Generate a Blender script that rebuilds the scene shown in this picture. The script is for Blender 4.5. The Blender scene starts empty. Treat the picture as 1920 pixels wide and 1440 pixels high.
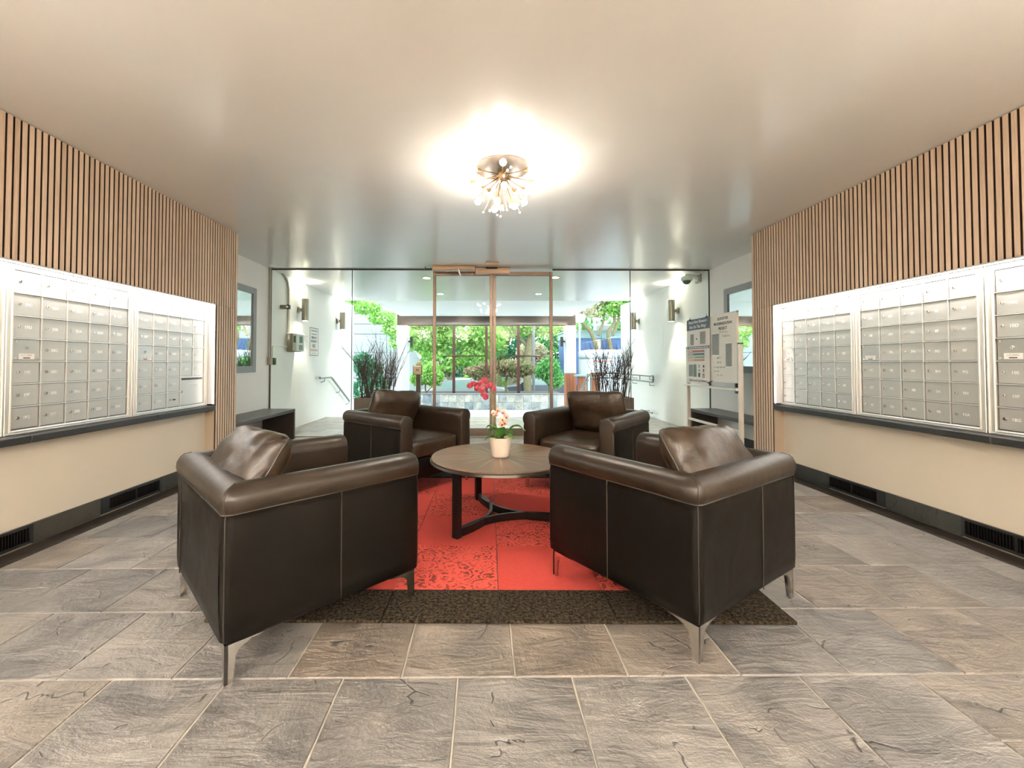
import bpy, bmesh, math, random
import numpy as np
from mathutils import Vector, Matrix, noise as mnoise
from math import sin, cos, pi, radians, sqrt, atan2

sc = bpy.context.scene
COL = sc.collection
rng = random.Random(7)

# ------------------------------------------------------------------ camera, world, exposure
CAM_H = 1.117
cam = bpy.data.cameras.new('camera')
co = bpy.data.objects.new('camera', cam); COL.objects.link(co)
cam.sensor_fit = 'HORIZONTAL'; cam.sensor_width = 36.0
cam.lens = 800.0 / 1920.0 * 36.0
cam.shift_x = (960 - 912.5) / 1920.0
cam.shift_y = -(720 - 662.5) / 1920.0
cam.clip_start = 0.02; cam.clip_end = 300
co.location = (0, 0, CAM_H)
co.rotation_euler = (radians(90) + 0.022, 0, -0.0094)
sc.camera = co

sc.view_settings.view_transform = 'Standard'
sc.view_settings.look = 'None'
sc.view_settings.exposure = 2.42
sc.view_settings.gamma = 1.0
sc.view_settings.use_curve_mapping = False
sc.cycles.use_denoising = True
sc.cycles.max_bounces = 10
sc.cycles.transparent_max_bounces = 16
sc.cycles.sample_clamp_indirect = 6.0
sc.cycles.caustics_reflective = False
sc.cycles.caustics_refractive = False

SKY = 1.65
LED = 24.0
BULB = 36.0
SCONCE = 18.0
DOWN = 48.0
WALL_FILL = 340.0  # added fill: up-lighters on the unseen back wall
FLOOR_FILL = 56.0  # added fill: invented floor lamps behind the viewer

w = bpy.data.worlds.new('world'); sc.world = w; w.use_nodes = True
bg = w.node_tree.nodes['Background']
bg.inputs[0].default_value = (0.90, 0.96, 1.0, 1); bg.inputs[1].default_value = SKY


# ------------------------------------------------------------------ materials
def nmat(name):
    m = bpy.data.materials.new(name); m.use_nodes = True
    nt = m.node_tree
    return m, nt, nt.nodes['Principled BSDF']


def node(nt, t, **kw):
    n = nt.nodes.new(t)
    for k, v in kw.items():
        if k.startswith('i_'):
            key = k[2:]
            key = int(key) if key.isdigit() else key.replace('_', ' ')
            n.inputs[key].default_value = v
        else:
            setattr(n, k, v)
    return n


def c4(c): return (c[0], c[1], c[2], 1.0)


def plain(name, col, rough=0.5, metal=0.0, nscale=0, namt=0.15, bump=0, emit=None, estr=0, spec=None, stretch=None, coat=0):
    m, nt, b = nmat(name)
    b.inputs['Base Color'].default_value = c4(col)
    b.inputs['Roughness'].default_value = rough
    b.inputs['Metallic'].default_value = metal
    if spec is not None: b.inputs['Specular IOR Level'].default_value = spec
    if coat: b.inputs['Coat Weight'].default_value = coat
    if emit is not None:
        b.inputs['Emission Color'].default_value = c4(emit); b.inputs['Emission Strength'].default_value = estr
    if nscale:
        tc = node(nt, 'ShaderNodeTexCoord')
        mp = node(nt, 'ShaderNodeMapping')
        if stretch: mp.inputs['Scale'].default_value = stretch
        nt.links.new(tc.outputs['Object'], mp.inputs[0])
        no = node(nt, 'ShaderNodeTexNoise', i_Scale=nscale, i_Detail=6.0, i_Roughness=0.6)
        nt.links.new(mp.outputs[0], no.inputs['Vector'])
        mx = node(nt, 'ShaderNodeMix', data_type='RGBA')
        mx.inputs[6].default_value = c4([max(0, v * (1 - namt)) for v in col])
        mx.inputs[7].default_value = c4([min(1, v * (1 + namt)) for v in col])
        nt.links.new(no.outputs[0], mx.inputs[0]); nt.links.new(mx.outputs[2], b.inputs['Base Color'])
        if bump:
            bp = node(nt, 'ShaderNodeBump', i_Strength=bump, i_Distance=0.004)
            nt.links.new(no.outputs[0], bp.inputs['Height']); nt.links.new(bp.outputs[0], b.inputs['Normal'])
    return m


def ramp(nt, stops):
    r = node(nt, 'ShaderNodeValToRGB'); e = r.color_ramp.elements
    while len(e) < len(stops): e.new(0.5)
    for k, (p, c) in enumerate(stops):
        e[k].position = p; e[k].color = c4(c)
    return r


def slate(name, cols, rough=0.36, bumps=0.55, spec=0.5):
    """cleft slate: per-tile tint, layered relief, streaks"""
    m, nt, b = nmat(name)
    L = nt.links.new
    oi = node(nt, 'ShaderNodeObjectInfo'); ge = node(nt, 'ShaderNodeNewGeometry')
    ml = node(nt, 'ShaderNodeMath', operation='MULTIPLY', i_1=61.0); L(oi.outputs['Random'], ml.inputs[0])
    ad = node(nt, 'ShaderNodeVectorMath', operation='ADD'); L(ge.outputs['Position'], ad.inputs[0]); L(ml.outputs[0], ad.inputs[1])
    mp = node(nt, 'ShaderNodeMapping'); mp.inputs['Rotation'].default_value = (0, 0, radians(38)); mp.inputs['Scale'].default_value = (2.2, 9, 3)
    L(ad.outputs[0], mp.inputs[0])
    n1 = node(nt, 'ShaderNodeTexNoise', i_Scale=1.3, i_Detail=7.0, i_Roughness=0.62, i_Distortion=0.9); L(mp.outputs[0], n1.inputs['Vector'])
    n2 = node(nt, 'ShaderNodeTexNoise', i_Scale=4.2, i_Detail=9.0, i_Roughness=0.6, i_Distortion=0.5); L(ad.outputs[0], n2.inputs['Vector'])
    n3 = node(nt, 'ShaderNodeTexNoise', i_Scale=90.0, i_Detail=4.0, i_Roughness=0.7); L(ad.outputs[0], n3.inputs['Vector'])
    # terraces: noise quantised into layers
    n4 = node(nt, 'ShaderNodeTexNoise', i_Scale=2.6, i_Detail=3.0, i_Distortion=1.4); L(ad.outputs[0], n4.inputs['Vector'])
    sn = node(nt, 'ShaderNodeMath', operation='SNAP', i_1=0.085); L(n4.outputs[0], sn.inputs[0])
    cr = ramp(nt, [(0.0, cols[0]), (0.45, cols[1]), (0.75, cols[2]), (1.0, cols[3])])
    L(oi.outputs['Random'], cr.inputs[0])
    cd = node(nt, 'ShaderNodeMix', data_type='RGBA', blend_type='LINEAR_LIGHT'); cd.inputs[0].default_value = 0.16; L(ad.outputs[0], cd.inputs[6]); L(n4.outputs[1], cd.inputs[7])
    cv = node(nt, 'ShaderNodeTexVoronoi', feature='DISTANCE_TO_EDGE', i_Scale=2.1); L(cd.outputs[2], cv.inputs['Vector'])
    ck = ramp(nt, [(0.003, (0, 0, 0)), (0.009, (1, 1, 1))]); L(cv.outputs[0], ck.inputs[0])
    cm = node(nt, 'ShaderNodeMath', operation='GREATER_THAN', i_1=0.45); L(n1.outputs[0], cm.inputs[0])
    ckm = node(nt, 'ShaderNodeMath', operation='MAXIMUM'); L(ck.outputs[0], ckm.inputs[0]); L(cm.outputs[0], ckm.inputs[1])
    mx = node(nt, 'ShaderNodeMix', data_type='RGBA', blend_type='MULTIPLY'); mx.inputs[0].default_value = 0.85
    gr = ramp(nt, [(0.3, (0.42, 0.42, 0.43)), (0.7, (1.45, 1.40, 1.33))]); L(n2.outputs[0], gr.inputs[0])
    L(cr.outputs[0], mx.inputs[6]); L(gr.outputs[0], mx.inputs[7])
    mk2 = node(nt, 'ShaderNodeMix', data_type='RGBA'); L(ckm.outputs[0], mk2.inputs[0]); mk2.inputs[6].default_value = c4([c * 0.35 for c in cols[0]]); L(mx.outputs[2], mk2.inputs[7]); L(mk2.outputs[2], b.inputs['Base Color'])
    s1 = node(nt, 'ShaderNodeMath', operation='MULTIPLY_ADD', i_1=0.55); L(n1.outputs[0], s1.inputs[0]); L(n2.outputs[0], s1.inputs[2])
    s2 = node(nt, 'ShaderNodeMath', operation='MULTIPLY_ADD', i_1=1.5); L(sn.outputs[0], s2.inputs[0]); L(s1.outputs[0], s2.inputs[2])
    s3a = node(nt, 'ShaderNodeMath', operation='MULTIPLY_ADD', i_1=0.07); L(n3.outputs[0], s3a.inputs[0]); L(s2.outputs[0], s3a.inputs[2])
    s3 = node(nt, 'ShaderNodeMath', operation='MULTIPLY_ADD', i_1=0.12); L(ckm.outputs[0], s3.inputs[0]); L(s3a.outputs[0], s3.inputs[2])
    bp = node(nt, 'ShaderNodeBump', i_Strength=bumps, i_Distance=0.03); L(s3.outputs[0], bp.inputs['Height']); L(bp.outputs[0], b.inputs['Normal'])
    rr = node(nt, 'ShaderNodeMapRange', i_3=rough - 0.08, i_4=rough + 0.16); L(n2.outputs[0], rr.inputs[0]); L(rr.outputs[0], b.inputs['Roughness'])
    b.inputs['Specular IOR Level'].default_value = spec
    return m


def oak(name, c1, c2):
    m, nt, b = nmat(name); L = nt.links.new
    oi = node(nt, 'ShaderNodeObjectInfo'); ge = node(nt, 'ShaderNodeNewGeometry')
    ml = node(nt, 'ShaderNodeMath', operation='MULTIPLY', i_1=43.0); L(oi.outputs['Random'], ml.inputs[0])
    ad = node(nt, 'ShaderNodeVectorMath', operation='ADD'); L(ge.outputs['Position'], ad.inputs[0]); L(ml.outputs[0], ad.inputs[1])
    mp = node(nt, 'ShaderNodeMapping'); mp.inputs['Scale'].default_value = (30, 30, 1.6); L(ad.outputs[0], mp.inputs[0])
    n1 = node(nt, 'ShaderNodeTexNoise', i_Scale=1.6, i_Detail=5.0, i_Roughness=0.65, i_Distortion=1.2); L(mp.outputs[0], n1.inputs['Vector'])
    mp2 = node(nt, 'ShaderNodeMapping'); mp2.inputs['Scale'].default_value = (260, 260, 5); L(ad.outputs[0], mp2.inputs[0])
    n2 = node(nt, 'ShaderNodeTexNoise', i_Scale=1.0, i_Detail=3.0); L(mp2.outputs[0], n2.inputs['Vector'])
    a = node(nt, 'ShaderNodeMath', operation='MULTIPLY_ADD', i_1=0.35); L(n2.outputs[0], a.inputs[0]); L(n1.outputs[0], a.inputs[2])
    a2 = node(nt, 'ShaderNodeMath', operation='MULTIPLY_ADD', i_1=0.3); L(oi.outputs['Random'], a2.inputs[0]); L(a.outputs[0], a2.inputs[2])
    cr = ramp(nt, [(0.45, c1), (1.05 if False else 0.98, c2)]); L(a2.outputs[0], cr.inputs[0]); L(cr.outputs[0], b.inputs['Base Color'])
    b.inputs['Roughness'].default_value = 0.5
    bp = node(nt, 'ShaderNodeBump', i_Strength=0.15, i_Distance=0.002); L(n2.outputs[0], bp.inputs['Height']); L(bp.outputs[0], b.inputs['Normal'])
    return m


def leather(name, col, rough=0.36, wrinkle=0.25, wscale=9.0, spec=0.3):
    m, nt, b = nmat(name); L = nt.links.new
    tc = node(nt, 'ShaderNodeTexCoord')
    n1 = node(nt, 'ShaderNodeTexNoise', i_Scale=wscale, i_Detail=5.0, i_Roughness=0.55, i_Distortion=1.0); L(tc.outputs['Object'], n1.inputs['Vector'])
    v = node(nt, 'ShaderNodeTexVoronoi', i_Scale=420.0); L(tc.outputs['Object'], v.inputs['Vector'])
    s = node(nt, 'ShaderNodeMath', operation='MULTIPLY_ADD', i_1=0.05); L(v.outputs[0], s.inputs[0]); L(n1.outputs[0], s.inputs[2])
    bp = node(nt, 'ShaderNodeBump', i_Strength=wrinkle, i_Distance=0.01); L(s.outputs[0], bp.inputs['Height']); L(bp.outputs[0], b.inputs['Normal'])
    cr = ramp(nt, [(0.3, [c * 0.8 for c in col]), (0.75, [c * 1.5 for c in col])]); L(n1.outputs[0], cr.inputs[0]); L(cr.outputs[0], b.inputs['Base Color'])
    rr = node(nt, 'ShaderNodeMapRange', i_3=rough - 0.07, i_4=rough + 0.12); L(n1.outputs[0], rr.inputs[0]); L(rr.outputs[0], b.inputs['Roughness'])
    b.inputs['Specular IOR Level'].default_value = spec
    return m


def carpet(name, c1, c2, mode):
    m, nt, b = nmat(name); L = nt.links.new
    tc = node(nt, 'ShaderNodeTexCoord'); ge = node(nt, 'ShaderNodeNewGeometry')
    nf = node(nt, 'ShaderNodeTexNoise', i_Scale=260.0, i_Detail=3.0, i_Roughness=0.7); L(ge.outputs['Position'], nf.inputs['Vector'])
    nb = node(nt, 'ShaderNodeTexNoise', i_Scale=7.0, i_Detail=4.0); L(ge.outputs['Position'], nb.inputs['Vector'])
    b.inputs['Roughness'].default_value = 0.95; b.inputs['Specular IOR Level'].default_value = 0.1
    if mode == 'damask':
        dn = node(nt, 'ShaderNodeTexNoise', i_Scale=26.0, i_Detail=3.0); L(ge.outputs['Position'], dn.inputs['Vector'])
        dm = node(nt, 'ShaderNodeMix', data_type='RGBA', blend_type='LINEAR_LIGHT'); dm.inputs[0].default_value = 0.022; L(ge.outputs['Position'], dm.inputs[6]); L(dn.outputs[1], dm.inputs[7])
        v = node(nt, 'ShaderNodeTexVoronoi', i_Scale=9.0, i_Randomness=0.45); L(dm.outputs[2], v.inputs['Vector'])
        vm = node(nt, 'ShaderNodeMath', operation='MULTIPLY', i_1=4.6); L(v.outputs[0], vm.inputs[0])
        vp = node(nt, 'ShaderNodeMath', operation='PINGPONG', i_1=0.5); L(vm.outputs[0], vp.inputs[0])
        r1 = ramp(nt, [(0.20, (0, 0, 0)), (0.30, (1, 1, 1))]); L(vp.outputs[0], r1.inputs[0])
        v2 = node(nt, 'ShaderNodeTexNoise', i_Scale=34.0, i_Detail=2.0, i_Distortion=1.6); L(ge.outputs['Position'], v2.inputs['Vector'])
        r2 = ramp(nt, [(0.44, (0, 0, 0)), (0.52, (1, 1, 1))]); L(v2.outputs[0], r2.inputs[0])
        ad = node(nt, 'ShaderNodeMath', operation='MULTIPLY'); L(r1.outputs[0], ad.inputs[0]); L(r2.outputs[0], ad.inputs[1])
        wr = ramp(nt, [(0.34, (0.35, 0.35, 0.35)), (0.56, (1, 1, 1))]); L(nb.outputs[0], wr.inputs[0])
        f = node(nt, 'ShaderNodeMath', operation='MULTIPLY'); L(ad.outputs[0], f.inputs[0]); L(wr.outputs[0], f.inputs[1])
        mx = node(nt, 'ShaderNodeMix', data_type='RGBA'); mx.inputs[6].default_value = c4(c1); mx.inputs[7].default_value = c4(c2); L(f.outputs[0], mx.inputs[0])
        base = mx.outputs[2]; h = f.outputs[0]
    elif mode == 'shag':
        ns = node(nt, 'ShaderNodeTexNoise', i_Scale=70.0, i_Detail=5.0, i_Roughness=0.75); L(ge.outputs['Position'], ns.inputs['Vector'])
        cr = ramp(nt, [(0.42, c2), (0.74, c1)]); L(ns.outputs[0], cr.inputs[0]); base = cr.outputs[0]; h = ns.outputs[0]
    else:
        wv = node(nt, 'ShaderNodeTexWave', i_Scale=60.0, i_Distortion=1.5, i_Detail=2.0); L(ge.outputs['Position'], wv.inputs['Vector'])
        cr = ramp(nt, [(0.0, [a * 0.82 + d * 0.18 for a, d in zip(c1, c2)]), (1.0, c1)]); L(wv.outputs[0], cr.inputs[0]); base = cr.outputs[0]; h = wv.outputs[0]
    m2 = node(nt, 'ShaderNodeMix', data_type='RGBA', blend_type='MULTIPLY'); m2.inputs[0].default_value = 0.5
    g = ramp(nt, [(0.3, (0.6, 0.6, 0.6)), (0.7, (1.25, 1.25, 1.25))]); L(nf.outputs[0], g.inputs[0])
    L(base, m2.inputs[6]); L(g.outputs[0], m2.inputs[7]); L(m2.outputs[2], b.inputs['Base Color'])
    bp = node(nt, 'ShaderNodeBump', i_Strength=0.5 if mode != 'shag' else 1.0, i_Distance=0.006); L(h, bp.inputs['Height']); L(bp.outputs[0], b.inputs['Normal'])
    return m


def glass_mat(name, tint=(0.94, 0.985, 0.965), base=0.016):
    m = bpy.data.materials.new(name); m.use_nodes = True
    nt = m.node_tree; nt.nodes.clear(); L = nt.links.new
    out = node(nt, 'ShaderNodeOutputMaterial')
    tr = node(nt, 'ShaderNodeBsdfTransparent'); tr.inputs[0].default_value = c4(tint)
    gl = node(nt, 'ShaderNodeBsdfGlossy'); gl.inputs['Roughness'].default_value = 0.0
    lw = node(nt, 'ShaderNodeLayerWeight', i_Blend=0.5)
    pw = node(nt, 'ShaderNodeMath', operation='POWER', i_1=5.0); L(lw.outputs['Facing'], pw.inputs[0])
    ma = node(nt, 'ShaderNodeMath', operation='MULTIPLY_ADD', i_1=0.92, i_2=base); L(pw.outputs[0], ma.inputs[0])
    mx = node(nt, 'ShaderNodeMixShader'); L(ma.outputs[0], mx.inputs[0]); L(tr.outputs[0], mx.inputs[1]); L(gl.outputs[0], mx.inputs[2])
    L(mx.outputs[0], out.inputs[0])
    return m


def leaf_mat(name, c1, c2):
    m = bpy.data.materials.new(name); m.use_nodes = True
    nt = m.node_tree; nt.nodes.clear(); L = nt.links.new
    out = node(nt, 'ShaderNodeOutputMaterial')
    ge = node(nt, 'ShaderNodeNewGeometry')
    cr = ramp(nt, [(0.0, c1), (1.0, c2)]); L(ge.outputs['Random Per Island'], cr.inputs[0])
    d = node(nt, 'ShaderNodeBsdfDiffuse'); t = node(nt, 'ShaderNodeBsdfTranslucent')
    L(cr.outputs[0], d.inputs[0]); L(cr.outputs[0], t.inputs[0])
    mx = node(nt, 'ShaderNodeMixShader', i_0=0.45); L(d.outputs[0], mx.inputs[1]); L(t.outputs[0], mx.inputs[2]); L(mx.outputs[0], out.inputs[0])
    return m


def emitm(name, col, s):
    m = bpy.data.materials.new(name); m.use_nodes = True
    nt = m.node_tree; nt.nodes.clear()
    o = node(nt, 'ShaderNodeOutputMaterial'); e = node(nt, 'ShaderNodeEmission'); e.inputs[0].default_value = c4(col); e.inputs[1].default_value = s
    nt.links.new(e.outputs[0], o.inputs[0]); return m


WARM = (1.0, 0.80, 0.55)
NEUT = (1.0, 0.965, 0.92)
M = {}
M['slate'] = slate('slate_floor', [(0.150, 0.144, 0.139), (0.200, 0.192, 0.183), (0.175, 0.147, 0.120), (0.23, 0.22, 0.207)], 0.29, 1.0, 0.9)
M['slate_dark'] = slate('slate_baseboard', [(0.026, 0.028, 0.025), (0.040, 0.041, 0.036), (0.048, 0.043, 0.033), (0.034, 0.037, 0.034)], 0.5, 0.3)
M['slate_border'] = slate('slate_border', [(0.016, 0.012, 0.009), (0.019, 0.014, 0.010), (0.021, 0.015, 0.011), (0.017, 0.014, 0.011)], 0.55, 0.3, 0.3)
M['ledge'] = plain('ledge_stone', (0.026, 0.026, 0.026), 0.45, nscale=60, namt=0.4, bump=0.1)
M['grout'] = plain('grout', (0.46, 0.42, 0.35), 0.85, nscale=30, namt=0.2)
M['ceiling'] = plain('ceiling_paint', (0.83, 0.82, 0.80), 0.22, nscale=3, namt=0.02, bump=0.015, spec=0.75)
M['white'] = plain('white_wall_paint', (0.86, 0.855, 0.83), 0.55, nscale=4, namt=0.02)
M['cream'] = plain('cream_wall_paint', (0.74, 0.67, 0.56), 0.6, nscale=4, namt=0.02)
M['tan'] = plain('tan_return_paint', (0.50, 0.40, 0.29), 0.6, nscale=4, namt=0.03)
M['bright'] = plain('white_return_paint', (0.66, 0.65, 0.63), 0.5, nscale=4, namt=0.02)
M['back'] = plain('warm_back_wall', (0.16, 0.13, 0.10), 0.6, nscale=4, namt=0.05)
M['oak'] = oak('oak_slat', (0.50, 0.36, 0.25), (0.72, 0.56, 0.42))
M['felt'] = plain('dark_felt', (0.045, 0.024, 0.014), 0.95, nscale=200, namt=0.4)
M['alu'] = plain('brushed_aluminium', (0.60, 0.585, 0.55), 0.42, 0.6, nscale=14, namt=0.05, stretch=(1, 1, 30))
M['alu_frame'] = plain('aluminium_trim', (0.80, 0.78, 0.74), 0.38, 0.7, nscale=10, namt=0.04)
M['alu_dark'] = plain('aluminium_master_panel', (0.55, 0.52, 0.48), 0.36, 0.85, nscale=14, namt=0.06)
M['chrome'] = plain('lock_nickel', (0.78, 0.76, 0.72), 0.16, 1.0, nscale=40, namt=0.05)
M['steel'] = plain('polished_steel', (0.62, 0.60, 0.57), 0.22, 1.0, nscale=25, namt=0.1)
M['rail'] = plain('satin_rail_steel', (0.26, 0.27, 0.25), 0.3, 0.9, nscale=25, namt=0.1)
M['nickel'] = plain('brushed_nickel', (0.30, 0.27, 0.23), 0.34, 1.0, nscale=30, namt=0.06, stretch=(1, 1, 0.1))
M['black'] = plain('black_plastic', (0.012, 0.012, 0.012), 0.4, nscale=30, namt=0.3)
M['print'] = plain('pale_number_print', (0.93, 0.92, 0.89), 0.5, nscale=30, namt=0.02)
M['ink'] = plain('dark_ink', (0.05, 0.05, 0.06), 0.6, nscale=30, namt=0.1)
M['leather'] = leather('shaded_leather', (0.0042, 0.0032, 0.0023), 0.40, 0.16, 7, 0.15)  # near-black copy for the chair sides, their shade put into the colour
M['leather_lit'] = leather('lit_arm_leather', (0.0170, 0.0108, 0.0060), 0.33, 0.22, 8, 0.42)  # browner copy of the same leather, light on the rolls put into the colour
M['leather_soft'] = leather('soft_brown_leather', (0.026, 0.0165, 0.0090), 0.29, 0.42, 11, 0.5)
M['leather_seam'] = plain('leather_seam', (0.026, 0.020, 0.014), 0.5, nscale=200, namt=0.4)
M['table_wood'] = None
M['table_dark'] = plain('dark_table_edge', (0.035, 0.024, 0.017), 0.4, nscale=20, namt=0.3)
M['table_metal'] = plain('blackened_steel', (0.020, 0.017, 0.015), 0.33, 0.7, nscale=30, namt=0.3)
M['ring_metal'] = plain('grey_metal_ring', (0.45, 0.43, 0.40), 0.3, 1.0, nscale=30, namt=0.1)
M['red'] = carpet('red_weave', (0.60, 0.082, 0.064), (0.34, 0.035, 0.03), 'weave')
M['damask'] = carpet('red_damask', (0.60, 0.088, 0.066), (0.16, 0.035, 0.026), 'damask')
M['shag'] = carpet('brown_shag', (0.115, 0.085, 0.052), (0.006, 0.005, 0.004), 'shag')
M['bronze'] = plain('bronze_door_frame', (0.20, 0.152, 0.118), 0.38, 0.75, nscale=30, namt=0.08, stretch=(1, 1, 0.1))
M['tanbox'] = plain('tan_operator_cover', (0.52, 0.37, 0.25), 0.42, 0.3, nscale=20, namt=0.05)
M['gasket'] = plain('dark_gasket', (0.05, 0.04, 0.032), 0.6, nscale=40, namt=0.2)
M['glass'] = glass_mat('clear_glass')
M['mirror'] = plain('mirror_silver', (0.86, 0.92, 0.90), 0.02, 1.0, nscale=3, namt=0.01)
M['grey_frame'] = plain('grey_mirror_frame', (0.27, 0.29, 0.29), 0.45, 0.2, nscale=20, namt=0.06)
M['bench'] = plain('dark_bench_wood', (0.034, 0.023, 0.018), 0.33, nscale=16, namt=0.4, stretch=(6, 1, 6))
M['ceramic'] = plain('cream_ceramic', (0.80, 0.70, 0.60), 0.32, nscale=10, namt=0.03)
M['soil'] = plain('bark_soil', (0.035, 0.022, 0.014), 0.9, nscale=60, namt=0.6, bump=0.6)
M['orchid_leaf'] = plain('orchid_leaf', (0.060, 0.16, 0.028), 0.28, nscale=14, namt=0.35)
M['orchid_stem'] = plain('orchid_stem', (0.24, 0.20, 0.08), 0.5, nscale=30, namt=0.3)
M['petal_red'] = plain('crimson_petal', (0.34, 0.045, 0.070), 0.5, nscale=60, namt=0.45)
M['petal_cream'] = plain('peach_petal', (0.85, 0.58, 0.43), 0.5, nscale=80, namt=0.25)
M['lip'] = plain('orchid_lip', (0.55, 0.03, 0.05), 0.4, nscale=60, namt=0.3)
M['brass'] = plain('polished_brass', (0.72, 0.50, 0.27), 0.22, 1.0, nscale=30, namt=0.06)
M['lamp_bronze'] = plain('aged_lamp_bronze', (0.060, 0.044, 0.030), 0.45, 0.0, nscale=30, namt=0.1)
M['lamp_rod'] = plain('aged_brass_rod', (0.20, 0.125, 0.060), 0.35, 0.8, nscale=30, namt=0.1)
M['crystal'] = plain('crystal_bead', (0.95, 0.93, 0.88), 0.08, 0.0, nscale=50, namt=0.02, spec=1.0)
M['bulb'] = emitm('glowing_bulb', (1.0, 0.90, 0.76), BULB)
M['led'] = emitm('led_diffuser', NEUT, LED)
M['led2'] = emitm('led_diffuser_dim', NEUT, LED * 0.09)
M['lamp_disc'] = emitm('lit_lamp_lens', (1.0, 0.88, 0.70), 14.0)
M['board'] = plain('whiteboard_enamel', (0.80, 0.765, 0.71), 0.25, nscale=5, namt=0.03)
M['easel'] = plain('satin_easel_aluminium', (0.74, 0.68, 0.60), 0.4, 0.35, nscale=20, namt=0.05)
M['paper'] = plain('white_paper', (0.84, 0.82, 0.79), 0.7, nscale=12, namt=0.02)
M['p_blue'] = plain('slate_blue_print', (0.13, 0.19, 0.26), 0.7, nscale=12, namt=0.05)
M['p_red'] = plain('dusty_red_print', (0.50, 0.20, 0.17), 0.7, nscale=12, namt=0.05)
M['p_green'] = plain('sage_green_print', (0.28, 0.42, 0.29), 0.7, nscale=12, namt=0.05)
M['p_orange'] = plain('peach_print', (0.62, 0.36, 0.22), 0.7, nscale=12, namt=0.05)
M['p_grey'] = plain('grey_photo_print', (0.26, 0.28, 0.27), 0.5, nscale=40, namt=0.7)
M['p_mauve'] = plain('mauve_photo_print', (0.40, 0.28, 0.27), 0.6, nscale=40, namt=0.5)
M['conduit'] = plain('painted_conduit', (0.42, 0.38, 0.30), 0.5, nscale=20, namt=0.06)
M['keypad'] = plain('pale_keypad_face', (0.70, 0.74, 0.69), 0.45, nscale=20, namt=0.04)
M['keypad_side'] = plain('bronze_keypad_box', (0.28, 0.25, 0.18), 0.5, 0.2, nscale=20, namt=0.08)
M['lcd'] = plain('green_lcd', (0.11, 0.20, 0.15), 0.3, nscale=60, namt=0.2)
M['jgreen'] = plain('green_switch_plate', (0.03, 0.22, 0.11), 0.5, nscale=20, namt=0.1)
M['jred'] = plain('red_switch_button', (0.6, 0.06, 0.04), 0.5, nscale=20, namt=0.1)
M['concrete'] = plain('pale_concrete', (0.28, 0.31, 0.33), 0.85, nscale=8, namt=0.1)
M['stone'] = None
M['asphalt'] = plain('asphalt', (0.10, 0.105, 0.115), 0.85, nscale=30, namt=0.2)
M['grass'] = plain('grass_ground', (0.12, 0.22, 0.06), 0.9, nscale=12, namt=0.4)
M['stucco'] = plain('white_column_stucco', (0.40, 0.43, 0.43), 0.8, nscale=30, namt=0.04)
M['siding'] = plain('white_siding', (0.19, 0.21, 0.22), 0.7, nscale=10, namt=0.03)
M['beam'] = plain('mauve_brown_beam', (0.045, 0.034, 0.030), 0.7, nscale=12, namt=0.1, spec=0.1)
M['post'] = plain('red_brown_post', (0.055, 0.022, 0.018), 0.6, nscale=12, namt=0.15, spec=0.15)
M['cedar'] = plain('red_cedar', (0.24, 0.075, 0.03), 0.5, nscale=9, namt=0.5, stretch=(12, 12, 1))
M['planter'] = plain('brown_planter_box', (0.10, 0.065, 0.048), 0.6, nscale=12, namt=0.15)
M['twig'] = plain('dark_red_twig', (0.040, 0.017, 0.016), 0.6, nscale=40, namt=0.5)
M['bark'] = plain('mossy_bark', (0.13, 0.115, 0.06), 0.9, nscale=14, namt=0.7, bump=0.5)
M['bluewall'] = plain('blue_building_wall', (0.045, 0.105, 0.26), 0.6, nscale=2, namt=0.15)
M['teal'] = plain('teal_parapet', (0.15, 0.27, 0.29), 0.6, nscale=4, namt=0.08)
M['winglass'] = plain('window_glass_dark', (0.16, 0.24, 0.22), 0.1, nscale=2, namt=0.2)
M['carwhite'] = plain('white_van_paint', (0.42, 0.46, 0.50), 0.3, nscale=2, namt=0.02)
M['cargrey'] = plain('grey_car_paint', (0.30, 0.34, 0.38), 0.25, 0.4, nscale=2, namt=0.05)
M['cardark'] = plain('dark_car_paint', (0.06, 0.07, 0.09), 0.25, 0.3, nscale=2, namt=0.05)
M['tyre'] = plain('tyre_rubber', (0.02, 0.02, 0.02), 0.8, nscale=20, namt=0.2)
M['milk'] = plain('milky_globe', (0.92, 0.92, 0.90), 0.4, nscale=10, namt=0.02)
M['lf_bright'] = leaf_mat('bright_leaves', (0.07, 0.24, 0.035), (0.38, 0.60, 0.18))
M['lf_mid'] = leaf_mat('mid_green_leaves', (0.03, 0.16, 0.05), (0.20, 0.44, 0.14))
M['lf_dark'] = leaf_mat('deep_green_leaves', (0.012, 0.07, 0.04), (0.09, 0.28, 0.15))
M['lf_maple'] = leaf_mat('maple_leaves', (0.03, 0.13, 0.03), (0.42, 0.27, 0.20))
M['lf_pink'] = leaf_mat('pinkish_blossom_leaves', (0.36, 0.40, 0.20), (0.62, 0.50, 0.44))


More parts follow.
